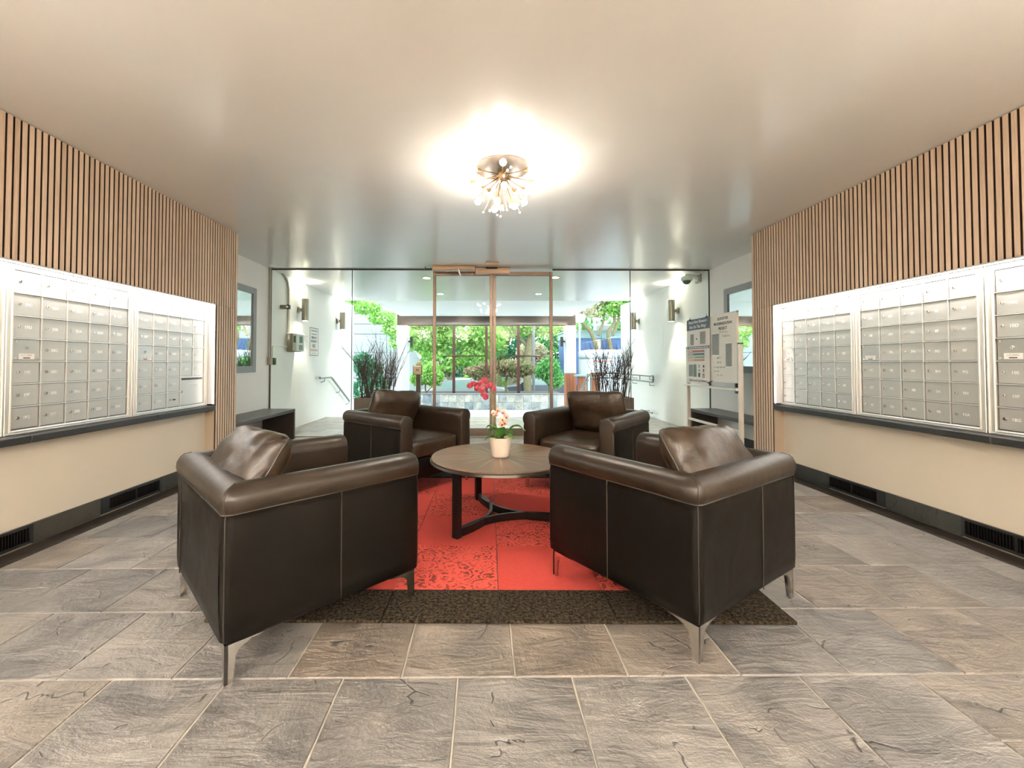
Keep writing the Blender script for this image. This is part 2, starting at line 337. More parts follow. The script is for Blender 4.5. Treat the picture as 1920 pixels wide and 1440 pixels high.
def table_wood():
    m, nt, b = nmat('sunburst_veneer'); L = nt.links.new
    tc = node(nt, 'ShaderNodeTexCoord')
    sp = node(nt, 'ShaderNodeSeparateXYZ'); L(tc.outputs['Object'], sp.inputs[0])
    at = node(nt, 'ShaderNodeMath', operation='ARCTAN2'); L(sp.outputs[1], at.inputs[0]); L(sp.outputs[0], at.inputs[1])
    sg = node(nt, 'ShaderNodeMath', operation='MULTIPLY', i_1=16 / (2 * pi)); L(at.outputs[0], sg.inputs[0])
    fr = node(nt, 'ShaderNodeMath', operation='FRACT'); L(sg.outputs[0], fr.inputs[0])
    pp = node(nt, 'ShaderNodeMath', operation='PINGPONG', i_1=0.5); L(fr.outputs[0], pp.inputs[0])
    fl = node(nt, 'ShaderNodeMath', operation='FLOOR'); L(sg.outputs[0], fl.inputs[0])
    wn = node(nt, 'ShaderNodeTexWhiteNoise', noise_dimensions='1D'); L(fl.outputs[0], wn.inputs['W'])
    # grain along the radius: noise on (angle*k, r*small)
    fz = node(nt, 'ShaderNodeVectorMath', operation='MULTIPLY'); fz.inputs[1].default_value = (1, 1, 0); L(tc.outputs['Object'], fz.inputs[0])
    ln = node(nt, 'ShaderNodeVectorMath', operation='LENGTH'); L(fz.outputs[0], ln.inputs[0])
    cb = node(nt, 'ShaderNodeCombineXYZ'); 
    a9 = node(nt, 'ShaderNodeMath', operation='MULTIPLY', i_1=14.0); L(at.outputs[0], a9.inputs[0]); L(a9.outputs[0], cb.inputs[0]); L(ln.outputs['Value'], cb.inputs[1])
    no = node(nt, 'ShaderNodeTexNoise', i_Scale=4.0, i_Detail=6.0, i_Roughness=0.65); L(cb.outputs[0], no.inputs['Vector'])
    ad = node(nt, 'ShaderNodeMath', operation='MULTIPLY_ADD', i_1=0.35); L(wn.outputs[0], ad.inputs[0]); L(no.outputs[0], ad.inputs[2])
    cr = ramp(nt, [(0.35, (0.066, 0.040, 0.024)), (0.95, (0.19, 0.118, 0.068))]); L(ad.outputs[0], cr.inputs[0])
    ray = ramp(nt, [(0.0, (1, 1, 1)), (0.10, (0, 0, 0))]); L(pp.outputs[0], ray.inputs[0])
    fade = ramp(nt, [(0.12, (0.85, 0.85, 0.85)), (0.40, (0, 0, 0))]); L(ln.outputs['Value'], fade.inputs[0])
    mu = node(nt, 'ShaderNodeMath', operation='MULTIPLY'); L(ray.outputs[0], mu.inputs[0]); L(fade.outputs[0], mu.inputs[1])
    mx = node(nt, 'ShaderNodeMix', data_type='RGBA'); L(mu.outputs[0], mx.inputs[0]); L(cr.outputs[0], mx.inputs[6]); mx.inputs[7].default_value = (0.46, 0.37, 0.28, 1)
    L(mx.outputs[2], b.inputs['Base Color']); b.inputs['Roughness'].default_value = 0.36
    return m


M['table_wood'] = table_wood()
M['stone'] = slate('pale_stone_tile', [(0.15, 0.18, 0.20), (0.30, 0.32, 0.33), (0.36, 0.34, 0.30), (0.22, 0.26, 0.28)], 0.6, 0.2)


# ------------------------------------------------------------------ mesh helpers
class B:
    def __init__(s): s.v = []; s.f = []; s.mi = []; s.k = 0

    def add(s, vs, fs):
        o = len(s.v); s.v += [tuple(p) for p in vs]
        for f in fs: s.f.append([i + o for i in f]); s.mi.append(s.k)
        return s

    def box(s, x0, x1, y0, y1, z0, z1):
        x0, x1 = min(x0, x1), max(x0, x1); y0, y1 = min(y0, y1), max(y0, y1); z0, z1 = min(z0, z1), max(z0, z1)
        v = [(x, y, z) for z in (z0, z1) for y in (y0, y1) for x in (x0, x1)]
        return s.add(v, [(0, 2, 3, 1), (4, 5, 7, 6), (0, 1, 5, 4), (1, 3, 7, 5), (3, 2, 6, 7), (2, 0, 4, 6)])

    def rbox(s, x0, x1, y0, y1, z0, z1, r=0.005, seg=1):
        bm = bmesh.new(); bmesh.ops.create_cube(bm, size=1)
        for v in bm.verts:
            v.co = ((x0 + x1) / 2 + v.co.x * abs(x1 - x0), (y0 + y1) / 2 + v.co.y * abs(y1 - y0), (z0 + z1) / 2 + v.co.z * abs(z1 - z0))
        bmesh.ops.bevel(bm, geom=bm.edges[:] + bm.verts[:], offset=r, segments=seg, profile=0.5, affect='EDGES')
        return s.bm(bm)

    def bm(s, bm):
        bm.verts.ensure_lookup_table(); bm.verts.index_update()
        s.add([v.co[:] for v in bm.verts], [[v.index for v in f.verts] for f in bm.faces]); bm.free(); return s

    def tube(s, pts, r, n=8, caps=True, closed=False):
        pts = [Vector(p) for p in pts]; m = len(pts)
        rr = r if isinstance(r, (list, tuple)) else [r] * m
        rings = []; up = None
        for i, p in enumerate(pts):
            a = pts[i - 1] if (i or closed) else p; b = pts[(i + 1) % m] if (i < m - 1 or closed) else p
            t = (b - a)
            t = t.normalized() if t.length > 1e-9 else Vector((0, 0, 1))
            if up is None:
                up = Vector((0, 0, 1)) if abs(t.z) < 0.9 else Vector((1, 0, 0))
            x = t.cross(up)
            if x.length < 1e-6: x = t.orthogonal()
            x.normalize(); y = x.cross(t).normalized(); up = y
            rings.append([p + x * (cos(2 * pi * k / n) * rr[i]) + y * (sin(2 * pi * k / n) * rr[i]) for k in range(n)])
        vs = [q for r_ in rings for q in r_]; fs = []
        for i in range(m if closed else m - 1):
            j = (i + 1) % m
            for k in range(n):
                k2 = (k + 1) % n; fs.append((i * n + k, i * n + k2, j * n + k2, j * n + k))
        if caps and not closed:
            fs.append(tuple(range(n - 1, -1, -1))); fs.append(tuple((m - 1) * n + k for k in range(n)))
        return s.add(vs, fs)

    def cyl(s, p0, p1, r, n=16, r2=None, caps=True):
        return s.tube([p0, p1], [r, r if r2 is None else r2], n, caps)

    def lathe(s, prof, c=(0, 0, 0), n=32, a0=0, cap=True):
        vs = []; fs = []
        for (r, z) in prof:
            for k in range(n):
                a = 2 * pi * k / n + a0; vs.append((c[0] + r * cos(a), c[1] + r * sin(a), c[2] + z))
        for i in range(len(prof) - 1):
            for k in range(n):
                k2 = (k + 1) % n; fs.append((i * n + k, i * n + k2, (i + 1) * n + k2, (i + 1) * n + k))
        if cap:
            fs.append(tuple(range(n - 1, -1, -1))); fs.append(tuple((len(prof) - 1) * n + k for k in range(n)))
        return s.add(vs, fs)

    def sphere(s, c, r, n=12, m=8, sc=(1, 1, 1)):
        vs = [(c[0], c[1], c[2] - r * sc[2])]; fs = []
        for i in range(1, m):
            t = -pi / 2 + pi * i / m
            for k in range(n):
                a = 2 * pi * k / n; vs.append((c[0] + r * sc[0] * cos(t) * cos(a), c[1] + r * sc[1] * cos(t) * sin(a), c[2] + r * sc[2] * sin(t)))
        vs.append((c[0], c[1], c[2] + r * sc[2])); top = len(vs) - 1
        for k in range(n):
            k2 = (k + 1) % n; fs.append((0, 1 + k2, 1 + k)); fs.append((top, top - n + k, top - n + k2))
        for i in range(m - 2):
            for k in range(n):
                k2 = (k + 1) % n; o = 1 + i * n; fs.append((o + k, o + k2, o + n + k2, o + n + k))
        return s.add(vs, fs)

    def prism(s, poly, off, axes=None):
        """poly: list of 3D points; off: extrusion vector"""
        n = len(poly); p = [Vector(q) for q in poly]; o = Vector(off)
        vs = p + [q + o for q in p]
        return s.add(vs, [tuple(range(n - 1, -1, -1)), tuple(range(n, 2 * n))] + [(i, (i + 1) % n, n + (i + 1) % n, n + i) for i in range(n)])

    def xf(s, mtx):
        s.v = [tuple(mtx @ Vector(p)) for p in s.v]; return s

    def mesh(s, name, mats, smooth=False, ang=None):
        me = bpy.data.meshes.new(name); me.from_pydata(s.v, [], s.f)
        for m in (mats if isinstance(mats, (list, tuple)) else [mats]): me.materials.append(m)
        if len(me.materials) > 1: me.polygons.foreach_set('material_index', s.mi)
        bm = bmesh.new(); bm.from_mesh(me); bmesh.ops.recalc_face_normals(bm, faces=bm.faces)
        if smooth:
            lim = radians(ang if ang else 40)
            for f in bm.faces: f.smooth = True
            for e in bm.edges:
                if len(e.link_faces) == 2 and e.calc_face_angle(0) > lim: e.smooth = False
        bm.to_mesh(me); bm.free(); me.update(); return me


def mk(name, me, parent=None, loc=(0, 0, 0), rot=(0, 0, 0), scale=None, **props):
    o = bpy.data.objects.new(name, me); COL.objects.link(o)
    o.location = loc; o.rotation_euler = rot
    if scale: o.scale = scale
    if parent: o.parent = parent
    for k, v in props.items(): o[k] = v
    return o


def thing(name, label, cat, loc=(0, 0, 0), rz=0.0, group=None):
    o = mk(name, None, None, loc, (0, 0, rz), label=label, category=cat)
    o.empty_display_size = 0.1
    if group: o['group'] = group
    return o


def solo(name, label, cat, b, mats, loc=(0, 0, 0), rz=0, smooth=False, group=None, world=False):
    """a thing that is one mesh; world=True: mesh given in world coordinates"""
    if world: b.xf(Matrix.Translation(-Vector(loc)))
    o = mk(name, b.mesh(name, mats, smooth), None, loc, (0, 0, rz), label=label, category=cat)
    if group: o['group'] = group
    return o


def part(name, b, mats, parent, smooth=False, world=False, label=None, ang=None, loc=(0, 0, 0), rot=(0, 0, 0), kind=None):
    if world: b.xf(Matrix.Translation(-Vector(parent.location)))
    o = mk(name, b.mesh(name, mats, smooth, ang), parent, loc, rot)
    if label: o['label'] = label
    if kind: o['kind'] = kind
    return o


def struct(name, b, mats, smooth=False, parent=None):
    o = mk(name, b.mesh(name, mats, smooth), parent)
    o['kind'] = 'structure'; return o


def copy_tree(o, parent=None):
    c = o.copy(); COL.objects.link(c); c.parent = parent
    for ch in list(o.children): copy_tree(ch, c)
    return c


_tc = {}
def text_mesh(s, size, mat, align='CENTER', ext=0.0004, bold=0.0):
    key = (s, size, mat.name, align, bold)
    if key in _tc: return _tc[key]
    cu = bpy.data.curves.new('txt', 'FONT'); cu.body = s; cu.size = size; cu.align_x = align; cu.align_y = 'CENTER'
    cu.extrude = ext; cu.resolution_u = 2; cu.offset = bold
    o = bpy.data.objects.new('txt', cu); COL.objects.link(o)
    dg = bpy.context.evaluated_depsgraph_get()
    me = bpy.data.meshes.new_from_object(o.evaluated_get(dg))
    me.materials.clear(); me.materials.append(mat)
    # stand the text up: reading plane XZ, facing local -Y
    me.transform(Matrix.Rotation(pi / 2, 4, 'X'))
    bpy.data.objects.remove(o); bpy.data.curves.remove(cu)
    _tc[key] = me; return me


# ------------------------------------------------------------------ dimensions
CEIL = 2.547
XL, XR = -2.713, 3.005          # slat faces
WL, WR = -2.80, 3.10            # mailbox walls
NL, NR = -3.23, 3.48            # niche and vestibule walls
YP0, YP1 = 4.352, 4.718         # left pier
YQ0, YQ1 = 4.385, 4.706         # right pier
YG = 6.5                        # glass wall
YV = 8.83                       # landing edge
YB = -3.0                       # wall behind the camera
SLZ = 1.71                      # underside of slat panels

# ------------------------------------------------------------------ structure: floor
b = B(); b.box(NL - 0.1, NR + 0.1, YB, YG + 0.02, -0.2, -0.004)
floor = struct('floor', b, M['grout'])
b = B(); b.box(NL - 0.1, NR + 0.1, YG + 0.02, YV, -0.6, -0.004)
landing = struct('floor', b, M['grout'])

PITCH = 0.4085; Y0 = 1.542 - PITCH * 3


def tile_variant(seed, sx, sy, h=0.014):
    r = random.Random(seed)
    n = 5
    j = lambda: r.uniform(-0.0012, 0.0012)
    ring = []
    for k in range(n): ring.append((-sx / 2 + sx * k / n, -sy / 2 + j()))
    for k in range(n): ring.append((sx / 2 + j(), -sy / 2 + sy * k / n))
    for k in range(n): ring.append((sx / 2 - sx * k / n, sy / 2 + j()))
    for k in range(n): ring.append((-sx / 2 + j(), sy / 2 - sy * k / n))
    N = len(ring); c = 0.003
    vs = [(x, y, -h) for x, y in ring] + [(x, y, -0.003) for x, y in ring] + [(x * (1 - 2 * c / sx), y * (1 - 2 * c / sy), r.uniform(-0.0006, 0.0004)) for x, y in ring]
    fs = []
    for q in (0, 1):
        for k in range(N): fs.append((q * N + k, q * N + (k + 1) % N, (q + 1) * N + (k + 1) % N, (q + 1) * N + k))
    fs.append(tuple(2 * N + k for k in range(N)))
    b = B(); b.add(vs, fs); return b.mesh('slate_tile', M['slate'])


TILES = [tile_variant(i, 0.4005, PITCH - 0.005) for i in range(6)]


def lay(parent, ylo, yhi, xlim, first_y, pitch, meshes, tw, xoff0):
    k = 0
    y = first_y
    while y < yhi - 0.02:
        y1 = min(y + pitch, yhi); yc = (y + y1) / 2
        lo, hi = xlim(yc)
        off = xoff0 + (tw / 2 if k % 2 else 0) + rng.uniform(-0.01, 0.01)
        x = off - tw * math.ceil((off - lo) / tw)
        while x < hi:
            a, c = max(x, lo), min(x + tw, hi)
            if c - a > 0.03:
                sx = (c - a - 0.0045) / (tw - 0.0045); sy = (y1 - y - 0.005) / (pitch - 0.005)
                mk('slate_tile', rng.choice(meshes), parent, ((a + c) / 2, yc, rng.uniform(-0.0006, 0.0006)), (0, 0, 0), (sx, sy, 1))
            x += tw
        y += pitch; k += 1


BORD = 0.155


def lims(y):
    if y < 4.5: return (WL + 0.02 + BORD, WR - 0.02 - BORD)
    return (NL, NR)


lay(floor, Y0, YG, lims, Y0, PITCH, TILES, 0.405, 0.316)
LT = [tile_variant(40 + i, 0.5945, 0.38) for i in range(3)]
lay(landing, YG + 0.05, YV - 0.03, lambda y: (NL, NR), YG + 0.05, 0.385, LT, 0.6, 0.1)
b = B(); b.box(NL, NR, YV - 0.03, YV + 0.015, -0.05, 0.0)
mk('step_nosing', b.mesh('step_nosing', M['concrete']), landing)
# dark border strip along both mailbox walls
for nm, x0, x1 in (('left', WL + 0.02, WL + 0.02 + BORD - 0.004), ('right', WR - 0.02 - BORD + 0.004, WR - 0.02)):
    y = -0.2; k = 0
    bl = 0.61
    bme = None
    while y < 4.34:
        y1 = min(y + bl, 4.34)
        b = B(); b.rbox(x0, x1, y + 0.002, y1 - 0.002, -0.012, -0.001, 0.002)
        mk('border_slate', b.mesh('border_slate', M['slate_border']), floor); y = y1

# ------------------------------------------------------------------ structure: ceiling and walls
b = B(); b.box(NL - 0.3, NR + 0.3, YB, 9.82, CEIL, CEIL + 0.35)
ceiling = struct('ceiling', b, M['ceiling'])
b = B(); b.box(NL - 0.3, NR + 0.3, YB - 0.15, YB, -0.2, CEIL)
struct('wall_back', b, M['back'])


def side_wall(side):
    s = -1 if side == 'left' else 1
    wall_x, slat_x, n_x = (WL, XL, NL) if side == 'left' else (WR, XR, NR)
    p0, p1 = (YP0, YP1) if side == 'left' else (YQ0, YQ1)
    b = B()
    b.box(wall_x, s * 3.75, YB, p1 - 0.02, -0.2, CEIL)                        # cream wall behind mailboxes
    wall = struct('wall_' + side, b, M['cream'])
    # slat panels: felt backing above the mailboxes, soffit, pier
    back = slat_x - s * 0.012 * -1                                             # slat thickness 12 mm
    bk = B(); bk.box(back, wall_x, YB, p1, SLZ + 0.004, CEIL)
    bk.box(back, wall_x + s * 0.3, p0 + 0.004, p1, 0.0, SLZ)
    mk('slat_backing', bk.mesh('slat_backing', M['felt']), wall)
    so = B(); so.box(slat_x, wall_x, YB, p0, SLZ - 0.006, SLZ + 0.004)
    mk('soffit_board', so.mesh('soffit_board', M['bright']), wall)
    rt = B(); rt.box(slat_x + s * 0.002, wall_x, p0 - 0.006, p0 + 0.004, 0.70, SLZ - 0.006)
    mk('pier_return', rt.mesh('pier_return', M['bright']), wall)
    rt = B(); rt.box(slat_x + s * 0.002, wall_x, p0 - 0.006, p0 + 0.004, 0.0, 0.64)
    mk('pier_return', rt.mesh('pier_return', M['tan']), wall)
    def slat_mesh(z0, z1):
        b = B(); b.box(s * 0.001, s * 0.012, -0.0135, 0.0135, z0, z1); b.k = 1          # dark core, oak veneer on the face only
        b.box(0, s * 0.002, -0.0135, 0.0135, z0, z1); b.box(0, s * 0.012, -0.0128, 0.0128, z0 - 0.0002, z0 + 0.003)
        return b.mesh('slat', [M['felt'], M['oak']])
    up = slat_mesh(SLZ, CEIL - 0.003); lo = slat_mesh(0.002, SLZ - 0.003)
    y = p1 - 0.0135
    while y > 0.55:
        mk('slat', up, wall, (slat_x, y, 0)); 
        if y - 0.0135 > p0 - 0.004: mk('slat', lo, wall, (slat_x, y, 0))
        y -= 0.0396
    yy = 0.55
    b = B(); b.box(slat_x, slat_x + s * 0.012, YB, yy - 0.02, SLZ, CEIL - 0.003)
    mk('slat_panel', b.mesh('slat_panel', M['oak']), wall)
    # end face of the pier and niche wall
    b = B(); b.box(n_x, s * 3.75, p1 - 0.02, 10.7, -0.7, CEIL)
    nw = struct('wall_niche_' + side, b, M['white'])
    b = B(); b.box(slat_x, n_x + s * 0.05, p1, p1 + 0.012, 0.0, CEIL)
    mk('pier_end', b.mesh('pier_end', M['oak']), wall)
    return wall


side_wall('left'); side_wall('right')


# slate baseboards with heater grilles
def baseboard(side, grilles, y0=-0.2, y1=4.345, length=0.61):
    s = -1 if side == 'left' else 1
    x = WL if side == 'left' else WR
    root = mk('baseboard_' + side, None); root['kind'] = 'structure'
    spans = []
    y = y0
    for (g0, g1) in sorted(grilles):
        spans.append((y, g0)); y = g1
    spans.append((y, y1))
    for a, c in spans:
        yy = a
        while yy < c - 0.01:
            e = min(yy + length, c)
            b = B(); b.rbox(x, x - s * 0.02, yy + 0.0015, e - 0.0015, 0.0, 0.125, 0.002)
            mk('slate_piece', b.mesh('slate_piece', M['slate_dark']), root); yy = e
    for i, (g0, g1) in enumerate(grilles):
        t = thing('heater_grille', GR[(side, i)], 'heater grille', (x - s * 0.011, (g0 + g1) / 2, 0.0))
        b = B()
        xi, xo = x - s * 0.002, x - s * 0.021
        L_ = g1 - g0
        b.box(xi, xo, g0, g1, 0.008, 0.024); b.box(xi, xo, g0, g1, 0.108, 0.124)
        b.box(xi, xo, g0, g0 + 0.07, 0.024, 0.108); b.box(xi, xo, g1 - 0.02, g1, 0.024, 0.108)
        b.box(xi, xo, (g0 + g1) / 2 + 0.02, (g0 + g1) / 2 + 0.035, 0.024, 0.108)
        part('frame', b, M['black'], t, world=True)
        b = B(); b.box(x - s * 0.001, x - s * 0.004, g0 + 0.07, g1 - 0.02, 0.024, 0.108)
        part('backing', b, M['black'], t, world=True)
        fb = B(); n = int((L_ - 0.1) / 0.016)
        for k in range(n):
            yk = g0 + 0.078 + k * 0.016
            fb.box(x - s * 0.005, x - s * 0.019, yk, yk + 0.005, 0.026, 0.106)
        part('fins', fb, M['table_metal'], t, world=True)


GR = {('left', 0): 'black finned heater grille in the left slate baseboard, near the viewer',
      ('left', 1): 'black finned heater grille in the left slate baseboard beside the front armchair',
      ('right', 0): 'black finned heater grille in the right slate baseboard at the frame edge',
      ('right', 1): 'black finned heater grille in the right slate baseboard behind the front armchair'}
baseboard('left', [(2.20, 2.69), (3.16, 3.74)])
baseboard('right', [(2.12, 2.74), (3.26, 3.80)])


# stone ledges below the mailboxes
def ledge(side, lab):
    s = -1 if side == 'left' else 1
    x, sx, e = (WL, XL, YP0 - 0.008) if side == 'left' else (WR, XR, YQ0 - 0.008)
    t = thing('stone_ledge', lab, 'ledge', (x, 2.0, 0.64))
    ys = [-0.9, 0.35, 1.6, 2.585, 3.58, e] if side == 'left' else [-0.9, 0.4, 1.65, 2.49, 3.47, e]
    for a, c in zip(ys[:-1], ys[1:]):
        b = B(); b.rbox(x, sx - s * 0.02, a + 0.001, c - 0.001, 0.640, 0.685, 0.004)
        part('slab', b, M['ledge'], t, world=True)


ledge('left', 'dark stone ledge running under the mailboxes on the left wall')
ledge('right', 'dark stone ledge running under the mailboxes on the right wall')


# LED strips under the slat panels and down the piers
def led(side, lab, lab2):
    s = -1 if side == 'left' else 1
    sx = XL if side == 'left' else XR; p0 = YP0 if side == 'left' else YQ0
    b = B(); b.box(sx + s * 0.003, sx + s * 0.019, 0.2, p0 - 0.03, SLZ - 0.0085, SLZ - 0.0062)
    solo('led_strip', lab, 'light strip', b, M['led'], (sx + s * 0.01, 2.2, SLZ - 0.0085), world=True)
    b = B(); b.box(sx + s * 0.006, sx + s * 0.012, p0 - 0.012, p0 - 0.0065, 0.70, SLZ - 0.03)
    solo('led_strip', lab2, 'light strip', b, M['led2'], (sx + s * 0.01, p0 - 0.01, 0.70), world=True)


led('left', 'glowing white light strip above the mailboxes on the left wall', 'upright glowing light strip at the edge of the left slatted pier')
led('right', 'glowing white light strip above the mailboxes on the right wall', 'upright glowing light strip at the edge of the right slatted pier')

# ------------------------------------------------------------------ mailboxes
UW, UH, UZ = 0.912, 1.02, 0.687
CW, CH = 0.1645, 0.1372
GX0 = -CW * 2.5; GZ0 = 0.028


def labels(start):
    out = []; k = start
    for c in range(5):
        for r in range(7):
            if c == 0 and r == 3: out.append(None); continue
            out.append('%d%s' % (k // 8 + 1, 'ABCDEFGH'[k % 8])); k += 1
    return out


# shared meshes, local frame: x to the viewer's right, front faces -Y
b = B()
b.box(-UW / 2, UW / 2, -0.006, 0.0, 0, UH)                                     # back plate
fb = B()
for (x0, x1, z0, z1) in ((-UW / 2 + 0.001, GX0, 0, UH), (-GX0, UW / 2 - 0.001, 0, UH), (GX0, -GX0, 0, GZ0), (GX0, -GX0, GZ0 + 7 * CH, UH)):
    fb.box(x0, x1, -0.016, 0.0, z0, z1)
for sx_ in (-1, 1):                                                            # raised outer trim
    fb.rbox(sx_ * (UW / 2 - 0.001), sx_ * (UW / 2 - 0.014), -0.024, -0.012, 0.0, UH, 0.003)
    fb.rbox(sx_ * (-GX0 + 0.004), sx_ * (-GX0 + 0.013), -0.022, -0.012, GZ0 - 0.013, GZ0 + 7 * CH + 0.013, 0.002)
for z in (0.003, UH - 0.011): fb.rbox(-UW / 2 + 0.014, UW / 2 - 0.014, -0.022, -0.012, z, z + 0.008, 0.002)
for z in (GZ0 - 0.012, GZ0 + 7 * CH + 0.004): fb.rbox(GX0 - 0.004, -GX0 + 0.004, -0.022, -0.012, z, z + 0.008, 0.002)
FRAME_ME = fb.mesh('frame', M['alu_frame'])


def grid_mesh(skip):
    g = B()
    for c in range(1, 5):
        z1 = GZ0 + 7 * CH; z0 = GZ0
        if skip and c == 4: z0 = GZ0 + 2 * CH
        g.box(GX0 + c * CW - 0.0028, GX0 + c * CW + 0.0028, -0.0165, -0.004, z0, z1)
    for r in range(1, 7):
        x1 = -GX0
        if skip and r == 1: x1 = GX0 + 3 * CW
        g.box(GX0, x1, -0.0175, -0.004, GZ0 + r * CH - 0.0034, GZ0 + r * CH + 0.0034)
    return g.mesh('divider_grid', M['alu_frame'])


GRID = grid_mesh(False); GRID2 = grid_mesh(True)
BACKP = b.mesh('back_plate', M['gasket'])
d = B(); d.rbox(-CW / 2 + 0.0055, CW / 2 - 0.0055, -0.0105, -0.002, -CH / 2 + 0.0058, CH / 2 - 0.0058, 0.0012); DOOR = d.mesh('door', M['alu'])
d = B(); d.rbox(-CW / 2 + 0.0055, CW / 2 - 0.0055, -0.0105, -0.002, -CH / 2 + 0.0058, CH / 2 - 0.0058, 0.0012); MASTER = d.mesh('master_door', M['alu_dark'])
d = B(); d.rbox(-CW + 0.0042, CW - 0.0042, -0.0105, -0.002, -CH + 0.0045, CH - 0.0045, 0.0012); MAILSLOT = d.mesh('door', M['alu'])
lk = B(); lk.cyl((0, -0.0105, 0), (0, -0.0165, 0), 0.0105, 14, 0.0095); lk.cyl((0, -0.0165, 0), (0, -0.020, 0), 0.0075, 14, 0.0065)
lk.k = 1; lk.box(-0.0012, 0.0012, -0.0206, -0.0195, -0.005, 0.005)
LOCK = lk.mesh('lock', [M['chrome'], M['black']], True)
scw = B(); scw.cyl((0, -0.0105, 0), (0, -0.0145, 0), 0.0065, 10, 0.005); SCREW = scw.mesh('screw', M['chrome'], True)
pl = B(); pl.rbox(-0.045, 0.045, -0.0125, -0.0105, -0.017, 0.017, 0.0008); PLATE = pl.mesh('label_plate', M['paper'])
sl = B(); sl.box(-0.02, 0.02, -0.0112, -0.0102, -0.006, 0.006); SMALLSLOT = sl.mesh('slot', M['black'])
sl = B(); sl.box(-0.145, 0.145, -0.0118, -0.0102, -0.009, 0.009); BIGSLOT = sl.mesh('mail_slot', M['black'])


def mail_unit(side, yc, start, lab, collect=False):
    rz = pi / 2 if side == 'left' else -pi / 2
    x = WL if side == 'left' else WR
    t = thing('mailbox_unit', lab, 'mailboxes', (x, yc, UZ), rz, 'wall mailbox units')
    mk('back_plate', BACKP, t); mk('frame', FRAME_ME, t); mk('divider_grid', GRID2 if collect else GRID, t)
    L_ = labels(start); i = 0
    for c in range(5):
        for r in range(7):
            s = L_[i]; i += 1
            if collect and c >= 3 and r >= 5: continue
            cx = GX0 + (c + 0.5) * CW; cz = GZ0 + (6 - r + 0.5) * CH
            if s is None:
                dr = mk('master_door', MASTER, t, (cx, 0, cz)); dr['label'] = 'darker screwed master panel with paper label'
                mk('lock', LOCK, dr, (0.0, 0, 0.012))
                for (ax, az) in ((-0.06, 0.05), (0.06, 0.05), (-0.06, -0.05), (0.06, -0.05)): mk('screw', SCREW, dr, (ax, 0, az))
                mk('label_plate', PLATE, dr, (0, 0, -0.04))
                mk('lettering', text_mesh('U.S. MAIL', 0.015, M['conduit']), dr, (0, -0.0128, -0.033))
                bb = B(); bb.box(-0.02, 0.02, -0.0130, -0.0124, -0.052, -0.046); mk('barcode', bb.mesh('barcode', M['ink']), dr)
                continue
            dr = mk('door', DOOR, t, (cx, 0, cz))
            mk('lock', LOCK, dr, (-CW / 2 + 0.036, 0, 0.002))
            if collect and c == 2 and r == 6: mk('slot', SMALLSLOT, dr, (0.01, 0, 0.0)); continue
            mk('number', text_mesh(s, 0.026, M['print'], bold=0.0006), dr, (0.006, -0.0108, 0.0))
    if collect:
        dr = mk('collection_door', MAILSLOT, t, (GX0 + 4 * CW, 0, GZ0 + CH)); dr['label'] = 'large outgoing mail door with a black slot'
        mk('mail_slot', BIGSLOT, dr, (0, 0, 0.112)); mk('lock', LOCK, dr, (-0.145, 0, -0.005))
        mk('lettering', text_mesh('U.S. MAIL', 0.022, M['print']), dr, (0, -0.0108, 0.078))
        mk('lettering', text_mesh('OUTGOING MAIL', 0.022, M['print']), dr, (0, -0.0108, 0.050))
    return t


ix = lambda f, a: (f - 1) * 8 + 'ABCDEFGH'.index(a)
mail_unit('left', 2.052, ix(19, 'B') - 34, 'aluminium mailbox unit cut by the left frame edge, left of the 19B to 23C unit')
mail_unit('left', 2.964, ix(19, 'B'), 'aluminium mailbox unit on the left wall with boxes 19B to 23C')
mail_unit('left', 3.880, ix(23, 'D'), 'aluminium mailbox unit next to the left slatted pier with a black outgoing mail slot', True)
mail_unit('right', 3.955, ix(5, 'H') - 34, 'aluminium mailbox unit next to the right slatted pier, lit pale green')
mail_unit('right', 3.040, ix(5, 'H'), 'aluminium mailbox unit in the middle of the right wall with boxes 6A to 9H')
mail_unit('right', 2.125, ix(10, 'B'), 'aluminium mailbox unit cut by the right frame edge with boxes 10C to 10G')

# ------------------------------------------------------------------ glass wall and doors
GT = 0.012


def pane(n, x0, x1, z0, z1, y=YG):
    b = B(); b.box(x0 + 0.002, x1 - 0.002, y - GT / 2, y + GT / 2, z0, z1)
    return struct('window_%d' % n, b, M['glass'])


pane(1, -3.215, -1.989, 0.004, 2.53); pane(2, -1.989, -0.762, 0.004, 2.53)
pane(3, 1.072, 2.262, 0.004, 2.53); pane(4, 2.262, 3.474, 0.004, 2.53)
b = B(); b.box(NL, -0.76, YG - 0.012, YG + 0.012, 2.53, CEIL); b.box(1.07, NR, YG - 0.012, YG + 0.012, 2.53, CEIL)
b.box(-3.23, -3.213, YG - 0.012, YG + 0.012, 0, 2.53); b.box(3.472, 3.48, YG - 0.012, YG + 0.012, 0, 2.53)
struct('trim_1', b, M['gasket'])
b = B()
for x in (-1.989, 2.262): b.box(x - 0.0035, x + 0.0035, YG - 0.009, YG + 0.009, 0.004, 2.53)
struct('trim_2', b, M['gasket'])
b = B(); b.box(NL, -0.76, YG - 0.015, YG + 0.015, 0.0, 0.012); b.box(1.07, NR, YG - 0.015, YG + 0.015, 0.0, 0.012)
struct('trim_3', b, M['conduit'])


